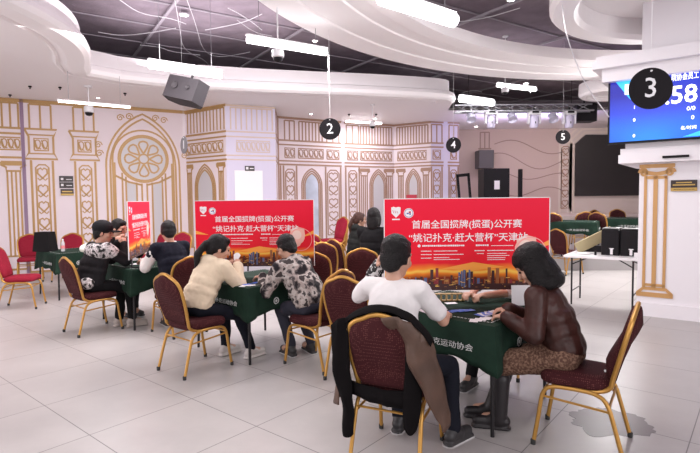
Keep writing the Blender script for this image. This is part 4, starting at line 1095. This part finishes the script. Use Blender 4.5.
# left table things
e = empty('water_bottle', (-4.88, 8.55, .7645))
MB().lathe([(.028, 0), (.031, .01), (.031, .13), (.02, .165), (.012, .18), (.012, .19)], 18).build('body', mat('clear_plastic', (.85, .88, .9), .1, alpha=.45), e)
MB().lathe([(.0315, .05), (.0315, .10)], 18, caps=False).build('label', mat('label_red', (.7, .2, .22), .5), e)
MB().lathe([(.014, .185), (.014, .21), (.001, .211)], 14).build('cap', WPLAST, e); tag(e, 'clear water bottle with reddish label on the left table', 'bottle')
bb = at(42, 251, .7645)
o = MB().add([(x, y, z) for z, k in ((0, 1), (.33, .80)) for x, y in ((-.15 * k, -.12 * k), (.15 * k, -.12 * k), (.15 * k, .12 * k), (-.15 * k, .12 * k))], [(3, 2, 1, 0), (4, 5, 6, 7), (0, 1, 5, 4), (1, 2, 6, 5), (2, 3, 7, 6), (3, 0, 4, 7)]).build('black_box', mat('black_box_card', (.008, .007, .008), .7, spec=.15), None, (-5.22, 8.62, .7645), (0, 0, R(-5)))
tag(o, 'tapered black box standing on the left wall table', 'box')
m = MB(); m.ball((0, 0, .07), (.17, .12, .085)); m.ball((.1, .02, .06), (.10, .09, .08)); m.ball((-.08, .03, .11), (.07, .06, .06))
me = blob(m, .012, 2, .03, 9)
for v in me.vertices: v.co.z = max(0.0, v.co.z)
o = link('plastic_bag', me, mat('bag_white', (.72, .73, .66), .35), None, (-4.25, 8.25, .7645)); tag(o, 'crumpled white plastic bag on the left table behind the black cap', 'bag')
for i, (px, py) in enumerate(((140, 264), (147, 262), (152, 261))):
    q = at(px, py, .763); o = MB().box((0, 0, 0), (.21, .15, .002)).build('score_sheet', PAPER, None, (q.x, q.y, .765 + .0025 * i), (0, 0, .3 * i)); tag(o, 'white sheet of paper in the loose pile beside the edge-on banner', 'paper', 'sheets on the left table')
o = MB().box((0, 0, .1), (.34, .22, .2), ch=.03).build('black_bag', BPLAST, None, (-.95, 9.2, .7645)); tag(o, 'black bag on the far table right of the middle banner', 'bag')

o = MB().box((0, 0, .078), (.175, .012, .156)).box((.02, -.0065, .09), (.07, .001, .004)).build('folded_paper', PAPER, None, (1.335, 3.87, .7635), (R(-6), 0, 0)); tag(o, 'white folded sheet standing at the right corner of the nearest table, behind the woman', 'paper')
# ------------------------------------------------------------------ people
def ik(a, b, l1, l2, pole):
    d = b - a; L = d.length; mx = l1 + l2 - .004
    if L > mx: b = a + d.normalized() * mx; d = b - a; L = mx
    u_ = d / L; c = (l1 * l1 + L * L - l2 * l2) / (2 * l1 * L); c = max(-1, min(1, c)); h = l1 * math.sqrt(max(0, 1 - c * c))
    p = pole - u_ * pole.dot(u_); p.normalize()
    return a + u_ * l1 * c + p * h, b
def MM(x, y, z): return Matrix(((x.x, y.x, z.x), (x.y, y.y, z.y), (x.z, y.z, z.z)))
def hand(mb, w, d, nb, t, curl, k=1.):
    """w wrist, d pointing, nb back of hand, t towards the thumb"""
    d = d.normalized(); nb = (nb - d * nb.dot(d)).normalized(); t = (t - d * t.dot(d) - nb * t.dot(nb)).normalized()
    mb.ball(w + d * .045 * k, (.040 * k, .052 * k, .016 * k), MM(t, d, nb), 14, 8)
    mb.cap(w - d * .02, .025 * k, w + d * .03 * k, .024 * k, 10)
    for i, ln in enumerate((.070, .078, .072, .057)):
        p = w + d * (.078 - .004 * abs(i - 1)) * k + t * (.029 - .0195 * i) * k
        mb.cap(w + d * .03 * k + t * (.02 - .013 * i) * k, .012 * k, p, .0105 * k, 8)
        dd = d.copy(); a = curl[i] if isinstance(curl, (list, tuple)) else curl
        for j, fr in enumerate((.46, .30, .24)):
            dd = (Matrix.Rotation(a * (1, 1.25, .9)[j], 3, t.cross(Vector()) if False else t) @ dd)
            if j == 0 and dd.dot(nb) > .02: a = -a; dd = Matrix.Rotation(2 * a, 3, t) @ dd
            q = p + dd * ln * fr * k; mb.cap(p, (.0095 - .0008 * j) * k, q, (.0088 - .0009 * j) * k, 8); p = q
    p = w + d * .022 * k + t * .028 * k; q = p + (d * .62 + t * .62 - nb * .35).normalized() * .040 * k; r_ = q + (d * .9 + t * .15 - nb * .35).normalized() * .03 * k
    mb.cap(w + d * .01, .016 * k, p, .0145 * k, 8); mb.cap(p, .0135 * k, q, .0115 * k, 8); mb.cap(q, .0105 * k, r_, .009 * k, 8)

def person(label, hip, az, lean, hands, feet, top, pants, shoe, hair='short', hm=None, head_az=None, head_dn=10., sleeves=(2., 2.), puff=.0, sc_=1., vox=.0075, face=True, skirt=None, hood=False, poles=None, curl=.5, hs=1.13, disp=.010, seatz=.565, head_to=None, tuck=0., boots=False, group=None):
    e = empty('person', (hip[0], hip[1], 0)); O = Vector((hip[0], hip[1], 0))
    f = fz(az); r = rz(az); up = Vector((0, 0, 1))
    P = O + up * seatz
    la, lb = R(lean * .7), R(lean * 1.35)
    d1 = up * math.cos(la) + f * math.sin(la); d2 = up * math.cos(lb) + f * math.sin(lb)
    k = sc_
    Wst = P + d1 * .17 * k; Ch = Wst + d2 * .20 * k; N = Ch + d2 * .155 * k; Sc = Ch + d2 * .105 * k
    if head_to is None:
        hd = (up * 1.3 + d2 * .7).normalized(); H = N + hd * .150 * k + f * .015
    else: H = Vector(head_to)
    ha = az if head_az is None else head_az
    hf = fz(ha); hr = rz(ha); dn = R(head_dn); hfv = hf * math.cos(dn) - up * math.sin(dn); hu = up * math.cos(dn) + hf * math.sin(dn)
    HM = MM(hr, hfv, hu)
    def h(x, y, z): return H + HM @ Vector((x * hs, y * hs, z * hs))
    SH = {s: Sc + r * s * .175 * k for s in (-1, 1)}
    HP = {s: P + r * s * .09 * k for s in (-1, 1)}
    EL = {}; WR = {}
    for i, s in enumerate((-1, 1)):
        pole = (Vector(poles[i]) if poles and poles[i] is not None else (-up * 1.0 + r * s * .6 - f * .25))
        EL[s], WR[s] = ik(SH[s], Vector(hands[i][:3]), .28 * k, .25 * k, pole)
    KN = {}; AN = {}
    for i, s in enumerate((-1, 1)):
        KN[s], AN[s] = ik(HP[s], Vector((feet[i][0], feet[i][1], .09)), .43 * k, .41 * k, up * 1.0 + f * .9 + r * s * .1)
    M1 = MM(r, d1.cross(r) * 1.0, d1); M2 = MM(r, d2.cross(r), d2)
    # body
    b = MB()
    b.ball(h(0, -.012, .022), tuple(x * hs for x in (.072, .090, .086)), HM); b.ball(h(0, .028, -.022), tuple(x * hs for x in (.058, .060, .084)), HM)
    b.ball(h(0, .042, -.078), tuple(x * hs for x in (.040, .040, .032)), HM)
    b.cap(h(0, .086, .012), .008 * hs, h(0, .103, -.026), .0125 * hs, 8); b.cap(h(-.034, .074, .026), .014 * hs, h(.034, .074, .026), .014 * hs, 8)
    b.cap(h(-.017, .084, -.056), .008 * hs, h(.017, .084, -.056), .008 * hs, 8)
    for s in (-1, 1):
        b.ball(h(s * .073, -.006, -.012), tuple(x * hs for x in (.011, .021, .031)), HM, 10, 8); b.ball(h(s * .035, .058, -.025), .026 * hs)
    b.cap(N - d2 * .05, .060 * k, h(0, -.022, -.055), .052, 14)
    b.ball(Ch, (.145 * k, .095 * k, .17 * k), M2); b.ball(Wst, (.125 * k, .09 * k, .14 * k), M1); b.ball(P + d1 * .02, (.15 * k, .11 * k, .10 * k), M1)
    b.cap(SH[-1], .045, SH[1], .045)
    for i, s in enumerate((-1, 1)):
        b.cap(SH[s], .046 * k, EL[s], .037 * k); b.cap(EL[s], .037 * k, WR[s], .026 * k)
        fd = (WR[s] - EL[s]).normalized(); hdv = Vector(hands[i][3]) if len(hands[i]) > 3 and hands[i][3] else fd
        nb = Vector(hands[i][4]) if len(hands[i]) > 4 else up
        hand(b, WR[s], hdv, nb, -r * s + up * .2, curl, .95 * k)
        b.cap(HP[s], .072 * k, KN[s], .050 * k); b.cap(KN[s], .048 * k, AN[s], .034 * k); b.cap(AN[s], .034, AN[s] - up * .03 + f * .10, .03)
    link('body', blob(b, vox, 2, origin=O), SKIN, e)
    if face:
        for s in (-1, 1):
            q = MB().ball(h(s * .030, .0795, .004), (.013 * hs, .007 * hs, .007 * hs), HM, 10, 6); o = q.build('eye', mat('eye_dark', (.03, .02, .02), .25), e); o.data.transform(Matrix.Translation(-O))
        q = MB()
        for s in (-1, 1): q.cap(h(s * .018, .088, .028), .0035 * hs, h(s * .045, .078, .030), .003 * hs, 6)
        o = q.build('eyebrows', HAIR, e); o.data.transform(Matrix.Translation(-O))
        o = MB().cap(h(-.016, .0905, -.057), .0045 * hs, h(.016, .0905, -.057), .0045 * hs, 6).build('lips', mat('lips', (.45, .14, .13), .4), e); o.data.transform(Matrix.Translation(-O))
    # hair
    hm = hm or HAIR
    q = MB(); hq = lambda c, rr_: q.ball(h(*c), tuple(x * hs for x in rr_), HM)
    hq((0, -.022, .036), (.080, .095, .086)); hq((0, -.05, -.015), (.072, .058, .06)); hq((0, .030, .075), (.058, .045, .034)); hq((0, -.058, -.045), (.060, .042, .05))
    if hair == 'bob':
        for s in (-1, 1): hq((s * .068, .005, -.045), (.030, .055, .10)); hq((s * .080, .012, -.10), (.032, .055, .05)); hq((s * .085, -.03, -.12), (.03, .05, .04))
        hq((0, -.060, -.06), (.092, .055, .115)); hq((0, -.06, -.13), (.10, .05, .045)); hq((0, .055, .06), (.06, .04, .035))
        hq((0, -.01, .05), (.092, .105, .085))
    if hair == 'pony':
        hq((0, -.11, .0), (.035, .035, .035)); q.cap(h(0, -.12, 0), .030 * hs, h(.0, -.155, -.11), .034 * hs); q.cap(h(0, -.155, -.11), .034 * hs, h(0, -.12, -.24), .014 * hs)
        for s in (-1, 1): hq((s * .066, .0, .01), (.02, .05, .05))
    if hair == 'long':
        for s in (-1, 1): hq((s * .066, -.01, -.03), (.025, .05, .09))
        hq((0, -.06, -.06), (.08, .045, .11))
    if hair == 'short':
        for s in (-1, 1): hq((s * .064, -.02, .0), (.018, .045, .045))
    link('hair', blob(q, max(vox, .008), 3, .004, 30, origin=O), hm, e)
    # top
    q = MB(); pf = puff
    q.ball(Ch, (.172 * k + pf, .118 * k + pf, .185 * k), M2); q.ball(Wst, (.155 * k + pf, .118 * k + pf, .16 * k), M1); q.ball(P + d1 * .05, (.172 * k + pf, .135 * k + pf, .12 * k), M1)
    for t in (.25, .5, .75): q.ball(P.lerp(Ch, t) - f * .01, (.172 * k + pf, .130 * k + pf, .13 * k), M1)
    q.cap(SH[-1], .062 + pf * .5, SH[1], .062 + pf * .5); q.cap(Ch + d2 * .08, .10, N - d2 * .045, .072)
    for i, s in enumerate((-1, 1)):
        sl = sleeves[i]
        if sl <= 1: q.cap(SH[s], .064 + pf * .6, SH[s].lerp(EL[s], sl), .060 + pf * .6)
        else: q.cap(SH[s], .062 + pf * .6, EL[s], .052 + pf * .6); q.cap(EL[s], .052 + pf * .6, EL[s].lerp(WR[s], (sl - 1) * .96), .040 + pf * .5)
    if hood:
        q.ball(N - f * .07 + up * .005, (.12, .075, .075), MM(r, f, up)); q.cap(N - r * .08, .045, N + r * .08, .045)
    tops = link('top' if not isinstance(top, tuple) else top[0], blob(q, max(vox, .010), 3, disp, 9, hip[0] * 9, origin=O), top if not isinstance(top, tuple) else top[1], e)
    # trousers or skirt
    q = MB()
    q.ball(P + d1 * .0, (.172 * k, .14 * k, .10 * k), M1)
    if skirt is not None:
        for s in (-1, 1): q.cap(HP[s], .108, HP[s].lerp(KN[s], 1.0), .088)
        q.cap(HP[-1].lerp(KN[-1], .4), .08, HP[1].lerp(KN[1], .4), .08); q.cap(HP[-1].lerp(KN[-1], .8), .07, HP[1].lerp(KN[1], .8), .07)
        link('skirt', blob(q, max(vox, .010), 3, .008, 10, 3, origin=O), skirt, e)
    else:
        for s in (-1, 1):
            q.cap(HP[s], .094 * k, KN[s], .066 * k); q.cap(KN[s], .066 * k, AN[s] + up * .02, .052 * k)
        link('trousers', blob(q, max(vox, .010), 3, .009, 10, 3, origin=O), pants, e)
    for i, s in enumerate((-1, 1)):
        a = AN[s]; fd = fz(feet[i][2]) if len(feet[i]) > 2 else f
        q = MB(); q.cap(Vector((a.x, a.y, .055)) - fd * .035, .040, Vector((a.x, a.y, .045)) + fd * .15, .034); q.cap(Vector((a.x, a.y, .085)) - fd * .01, .046, Vector((a.x, a.y, .055)) + fd * .05, .044)
        q.box(Vector((a.x, a.y, .018)) + fd * .055, (.085, .27, .034), MM(rz(math.degrees(math.atan2(fd.x, fd.y))), fd, up), ch=.02)
        if boots: q.cap(Vector((a.x, a.y, .06)), .052, KN[s].lerp(Vector((a.x, a.y, .06)), .28), .060)
        me = blob(q, .008, 2, origin=O)
        zc_ = min(v.co.z for v in me.vertices); me.transform(Matrix.Translation((0, 0, .002 - zc_)))
        so_ = link('boot' if boots else 'shoe', me, shoe, e)
        if shoe is SNEAK:
            q = MB().box(Vector((a.x, a.y, .014)) + fd * .056 - O, (.095, .285, .024), MM(rz(math.degrees(math.atan2(fd.x, fd.y))), fd, up), ch=.03); q.build('sole', mat('sole_white', (.7, .68, .68), .6), so_)
    tag(e, label, 'person', group)
    return e, dict(H=H, h=h, HM=HM, N=N, SH=SH, EL=EL, WR=WR, KN=KN, O=O, f=f, r=r, P=P, d2=d2, Ch=Ch)
SNEAK = mat('sneaker_black', (.03, .028, .03), .5)
DARK = mat('dark_trousers', (.007, .008, .014), .85)
BLK = mat('black_cloth', (.006, .0055, .0065), .85)
TEE = mat('white_tshirt', (.74, .71, .71), .8, bump=.5, bscale=9)

# man in white, back to us
RC = mat('fur', (.1, .1, .1), .8)
pw, J = person('man with short black hair in white t-shirt, back to us, nearest table', (.24, 3.13), 30, 9,
    [(.195, 3.55, 1.125, (.15, -.4, .9), (-.8, .3, 0)), (.66, 3.44, .80, (.2, .9, -.2))], [(.33, 3.42, 30), (.66, 3.22, 50)], ('t_shirt', TEE), DARK, SNEAK, 'short', head_az=34, head_dn=16, sleeves=(1.75, .70), puff=.005, sc_=1.0, hs=1.2, seatz=.56, vox=.0065,
    poles=(Vector((-.65, .1, -1.0)), Vector((.5, -.6, -1))), disp=.012)
# patterned cuff on the raised wrist
q = MB(); q.cap(J['EL'][-1].lerp(J['WR'][-1], .70), .046, J['WR'][-1] + (J['WR'][-1] - J['EL'][-1]).normalized() * .02, .042)
ramp_mat('patterned_cuff', [(0, (.6, .6, .6)), (.46, (.03, .03, .03)), (.60, (.5, .5, .5))], 30)
link('cuff', blob(q, .008, 2, .004, 30, origin=J['O']), MATS['patterned_cuff'], pw)

# woman in leather
LEA = mat('brown_leather', (.040, .012, .009), .45, bump=.5, bscale=12, var=.35, vscale=7, spec=.35)
ramp_mat('tweed', [(0, (.02, .012, .010)), (.45, (.10, .05, .035)), (.62, (.22, .13, .09))], 70, const=False, detail=5, bump=.4)
wl, J = person('woman with black bob, brown leather jacket and tweed skirt at the nearest table', (1.43, 3.32), -57, 19,
    [(1.04, 3.36, .80, (-.75, .6, -.1)), (1.10, 3.52, .815, (-.95, .1, -.1))], [(1.02, 3.42, -75), (1.0, 3.58, -75)], ('leather_jacket', LEA), None, mat('black_boot', (.016, .013, .015), .45), 'bob', head_az=-66, head_dn=34, puff=.018, sc_=.92, seatz=.55, vox=.0065,
    skirt=MATS['tweed'], boots=True, disp=.008, hs=1.2, poles=(Vector((.1, -.5, -1)), None), curl=.55)
o = MB().box((0, 0, .005), (.10, .008, .15)).build('wrist_patch', PAPER, wl); bpy.data.objects.remove(o)
# player behind the banner
person('person in white t-shirt behind the nearest banner, forearms and sneakers showing', (1.48, 4.50), -138, 22,
    [(1.07, 4.02, .815, (-.8, -.5, .1)), (.98, 4.05, .815, (-.6, -.6, .25))], [(1.22, 4.02, -150), (1.02, 4.22, -140)], ('t_shirt', TEE), BLK, SNEAK, 'short', head_dn=25, sleeves=(.95, .95), sc_=1.0, vox=.0075, face=False, curl=.7)
# woman in cream hoodie
CREAM = mat('cream_hoodie', (.70, .58, .43), .85, bump=.5, bscale=10)
wc, J = person('woman with black ponytail and cream hoodie holding cards at the middle table', (-1.50, 4.84), 40, 26,
    [(-1.30, 5.28, .93, (.7, .5, .5)), (-1.16, 5.16, .93, (-.15, .6, .7))], [(-1.30, 5.16, 40), (-1.02, 5.05, 40)], ('hoodie', CREAM), DARK, mat('white_sneaker', (.55, .50, .48), .6), 'pony', head_az=62, head_dn=22, puff=.026, sc_=.93, vox=.0075, hood=True, hs=1.15, curl=.9,
    poles=(None, Vector((.45, -.1, -1))), disp=.014)
m = MB()
for i in range(7):
    a = (i - 3) * .17; m.box((math.sin(a) * .05, .001 * i, math.cos(a) * .05), (.045, .0008, .07), Matrix.Rotation(a, 3, 'Y'))
o = m.build('playing_cards', CWH, None, (-1.20, 5.24, .97), (R(-20), 0, R(-45))); tag(o, 'fan of white playing cards held up by the woman in the cream hoodie', 'playing cards')
# camouflage jacket
ramp_mat('camouflage', [(0, (.02, .017, .02)), (.42, (.10, .085, .085)), (.47, (.34, .29, .27)), (.52, (.46, .41, .385)), (.585, (.06, .05, .05))], 9.5, detail=2.5, bump=.2)
person('person in grey and white camouflage jacket leaning over the middle table', (-.38, 4.90), -50, 32,
    [(-.90, 5.12, .82, (-.9, .3, -.1)), (-.70, 5.30, .82, (-.8, .4, -.1))], [(-.62, 5.12, -40), (-.42, 5.22, -30)], ('camouflage_jacket', MATS['camouflage']), mat('dark_jeans', (.035, .035, .05), .8), SNEAK, 'short', head_az=-48, head_dn=34, puff=.026, sc_=.98, vox=.0075, hood=True, hs=1.12, disp=.016)
# black cap person
ramp_mat('cap_hoodie', [(0, (.012, .011, .013)), (.6, (.016, .014, .016))], 6)
wk, J = person('person in black baseball cap and black hoodie with pale graphic print, left table', (-3.24, 6.22), 36, 16,
    [(-3.02, 6.55, 1.06, (-.1, .3, .9)), (-2.92, 6.50, 1.05, (-.2, .4, .9))], [(-2.98, 6.42, 40), (-2.80, 6.40, 60)], ('hoodie', MATS['cap_hoodie']), BLK, mat('beige_sneaker', (.42, .36, .33), .7), 'short', head_az=75, head_dn=8, puff=.03, vox=.0085, hs=1.14, hood=False, curl=.8)
h = J['h']; HM = J['HM']; O = J['O']
q = MB(); q.ball(h(0, -.012, .055), tuple(x * 1.14 for x in (.094, .112, .086)), HM); me = blob(q, .008, 2, origin=O); cap_ = link('baseball_cap', me, mat('cap_black', (.010, .010, .012), .8), wk)
q = MB(); pts = []
for i in range(13):
    a = -PI / 2 + PI * i / 12; pts.append((math.sin(a) * .075, .06 + .13 * math.cos(a) ** .8))
vs = [h(x, y, .058 - .3 * (y - .05) * .4 - x * x * 4) - O for x, y in pts] + [h(x, y, .044 - .3 * (y - .05) * .4 - x * x * 4) - O for x, y in pts]
q.add(vs, [tuple(range(13)), tuple(range(25, 12, -1))] + [(i, i + 1, 14 + i, 13 + i) for i in range(12)]); q.build('visor', MATS['cap_black'], cap_)
ramp_mat('graphic_print', [(0, (.02, .02, .02)), (.44, (.35, .32, .32)), (.52, (.62, .58, .58)), (.60, (.05, .05, .05))], 16, detail=5)
q = MB(); M2 = MM(J['r'], J['d2'].cross(J['r']), J['d2'])
q.ball(J['Ch'] + J['d2'] * .05 + J['r'] * .03 - J['f'] * .02, (.20, .155, .12), M2); q.cap(J['SH'][1], .085, J['SH'][1].lerp(J['EL'][1], .30), .083)
link('printed_panel', blob(q, .01, 3, .006, 9, origin=O), MATS['graphic_print'], wk)
q = MB(); q.ball(J['P'] - J['f'] * .085 + Vector((0, 0, .045)) + J['r'] * .12, (.09, .085, .075), MM(J['r'], J['f'], Vector((0, 0, 1)))); link('printed_hem', blob(q, .01, 2, .004, 9, origin=O), MATS['graphic_print'], wk)
# person behind cap
person('person in black coat with hands before face, behind the black-capped person', (-3.42, 7.28), 128, 14,
    [(-3.06, 7.06, 1.06, (.1, -.1, .9)), (-3.16, 6.98, 1.06, (.1, -.2, .9))], [(-3.05, 7.05, 120), (-3.15, 6.85, 120)], ('coat', BLK), BLK, SNEAK, 'short', head_az=105, head_dn=14, puff=.03, vox=.0085, hs=1.14, curl=.8)
# varsity jacket
NAVY = mat('navy_wool', (.006, .0065, .014), .85, bump=.4, bscale=10); SLV = mat('white_sleeve', (.66, .62, .60), .7)
wv, J = person('person in navy varsity jacket with white sleeves, back turned, at the left table', (-2.16, 6.20), -44, 14,
    [(-2.62, 6.38, .84, (-.8, .4, 0)), (-2.40, 6.62, .84, (-.7, .6, 0))], [(-2.36, 6.42, -40), (-2.2, 6.5, -30)], ('varsity_jacket', NAVY), BLK, SNEAK, 'short', head_az=-30, head_dn=20, puff=.026, vox=.0085, hs=1.14, sleeves=(.35, .35))
for s in (-1, 1):
    q = MB(); q.cap(J['SH'][s].lerp(J['EL'][s], .22), .072, J['EL'][s], .064); q.cap(J['EL'][s], .064, J['EL'][s].lerp(J['WR'][s], .9), .048); link('sleeve', blob(q, .01, 3, .010, 11, origin=J['O']), SLV, wv)
q = MB(); q.cap(J['N'] - J['r'] * .06 - J['f'] * .02, .034, J['N'] + J['r'] * .06 - J['f'] * .02, .034); link('white_collar', blob(q, .01, 2, origin=J['O']), SLV, wv)
# two people at the back
person('person with brown hair and dark scarf seen in profile at the back between the chairs', (.10, 8.80), 60, 6,
    [(.4, 9.1, .8), (.5, 9.0, .8)], [(.3, 9.2), (.45, 9.1)], ('jacket', mat('dark_grey_cloth', (.014, .015, .014), .85)), BLK, SNEAK, 'pony', HAIRBR, head_az=76, head_dn=6, puff=.03, vox=.010, hood=True, hs=1.1)
person('person in black coat, back turned, beside the left edge of the nearest banner', (.36, 7.62), 25, 0,
    [(.5, 8.0, .8), (.75, 7.9, .8)], [(.45, 8.1), (.7, 8.0)], ('coat', BLK), BLK, SNEAK, 'long', head_az=20, head_dn=4, puff=.04, sc_=1.12, vox=.010, face=False, hood=False, hs=1.25)
o_ = MB().ball((0, 0, 0), (.05, .05, .06)).cap((0, 0, -.05), .08, (0, 0, -.3), .11)

# ------------------------------------------------------------------ coat draped over the near chair
coat = empty('draped_coat', (.30, 3.14, 0), 25)
BRN = mat('brown_satin', (.085, .045, .030), .55, var=.3, vscale=6); BLC = mat('black_coat_cloth', (.006, .005, .0055), .9, spec=.08)
def sheet(name, rows, m, th=.006, sub=4, seed=0., amp=.012):
    nr = len(rows); nc = len(rows[0]); R_ = (nr - 1) * sub + 1; C_ = (nc - 1) * sub + 1
    P_ = np.array([[list(p) for p in r_] for r_ in rows], float)
    def interp(A, n, s):
        out = []
        for i in range(n - 1):
            for j in range(s):
                t = j / s; a = A[max(0, i - 1)]; b = A[i]; c = A[i + 1]; d = A[min(n - 1, i + 2)]
                out.append(.5 * ((2 * b) + (-a + c) * t + (2 * a - 5 * b + 4 * c - d) * t * t + (-a + 3 * b - 3 * c + d) * t ** 3))
        out.append(A[-1]); return np.array(out)
    G = interp(P_, nr, sub); G = np.swapaxes(interp(np.swapaxes(G, 0, 1), nc, sub), 0, 1)
    vs = []
    for i in range(R_):
        for j in range(C_):
            p = Vector(G[i][j]); nz = noise.noise(Vector((p.x * 15 + seed, p.y * 15, p.z * 3.5))) * amp + noise.noise(Vector((p.x * 22 + seed, 0, p.z * 8))) * amp * .5
            vs.append(p + Vector((nz * .3, nz, 0)))
    fs = [(i * C_ + j, i * C_ + j + 1, (i + 1) * C_ + j + 1, (i + 1) * C_ + j) for i in range(R_ - 1) for j in range(C_ - 1)]
    o = MB().add(vs, fs, 0, True).build(name, m, coat); md = o.modifiers.new('t', 'SOLIDIFY'); md.thickness = th; md.offset = 0
    return o
# chair local frame: x to the sitter's right, y forward; the back plane is y = yb(z)
b_ = lambda z: yb(z) - .045
sheet('coat_collar', [[(-.27, -.27, .80), (-.20, -.325, .885), (-.10, -.345, .935), (.02, -.35, .965), (.14, -.35, .945), (.24, -.33, .87), (.29, -.29, .78)],
      [(-.27, -.26, .86), (-.19, -.28, .925), (-.09, -.285, .975), (.02, -.29, .99), (.13, -.29, .97), (.22, -.27, .91), (.29, -.24, .80)],
      [(-.25, -.20, .84), (-.17, -.22, .88), (-.08, -.225, .90), (.02, -.225, .90), (.12, -.225, .90), (.21, -.20, .85), (.28, -.18, .76)]], BLC, seed=1)
sheet('sleeve', [[(-.20, -.31, .90), (-.27, -.33, .89), (-.335, -.27, .83), (-.28, -.20, .84)],
      [(-.205, -.30, .66), (-.265, -.325, .66), (-.335, -.27, .66), (-.27, -.19, .66)],
      [(-.20, -.28, .48), (-.25, -.30, .46), (-.305, -.25, .46), (-.26, -.19, .48)],
      [(-.20, -.28, .33), (-.235, -.29, .30), (-.285, -.24, .30), (-.25, -.18, .33)],
      [(-.20, -.27, .18), (-.225, -.28, .16), (-.265, -.24, .16), (-.24, -.2, .18)]], BLC, seed=3, amp=.035)
sheet('coat_hem', [[(-.22, -.235, .50), (-.10, -.25, .485), (.02, -.25, .48), (.14, -.25, .49), (.2, -.235, .50)], [(-.22, -.25, .45), (-.10, -.27, .43), (.02, -.275, .425), (.14, -.27, .43), (.2, -.25, .45)], [(-.22, -.22, .41), (-.10, -.24, .385), (.02, -.24, .38), (.14, -.24, .38), (.2, -.22, .4)]], BLC, seed=11, amp=.02)
sheet('coat_panel', [[(-.27, -.24, .80), (-.31, -.17, .78), (-.29, -.10, .74)], [(-.29, -.24, .62), (-.335, -.16, .60), (-.31, -.06, .58)], [(-.30, -.24, .46), (-.36, -.16, .44), (-.33, -.04, .44)], [(-.31, -.24, .33), (-.385, -.16, .31), (-.35, -.02, .33)]], BRN, seed=5)
sheet('coat_flap', [[(.03, -.36, .935), (.12, -.365, .945), (.20, -.34, .91), (.26, -.29, .85)],
      [(.08, -.34, .86), (.16, -.35, .84), (.24, -.32, .82), (.30, -.24, .76)],
      [(.16, -.31, .74), (.20, -.32, .71), (.26, -.29, .70), (.31, -.20, .68)],
      [(.215, -.28, .58), (.25, -.28, .56), (.29, -.24, .56), (.325, -.15, .56)],
      [(.255, -.23, .44), (.28, -.23, .42), (.315, -.18, .42), (.335, -.12, .43)],
      [(.31, -.16, .26), (.32, -.16, .24), (.335, -.13, .24), (.345, -.10, .26)]], BRN, seed=7, amp=.045)
sheet('coat_lining', [[(.15, -.30, .72), (.19, -.30, .72), (.225, -.28, .72)], [(.13, -.28, .52), (.18, -.28, .50), (.225, -.25, .50)], [(.12, -.27, .38), (.17, -.27, .34), (.21, -.23, .34)], [(.12, -.27, .28), (.16, -.27, .24), (.19, -.23, .26)]], BLC, seed=9)
tag(coat, 'black coat with brown satin side draped over the back of the near chair', 'coat')

for o in list(bpy.data.objects):
    if o.get('label') and not 4 <= len(o['label'].split()) <= 16: print('LABEL', len(o['label'].split()), o['label'])
bpy.data.scenes.remove(TMP)
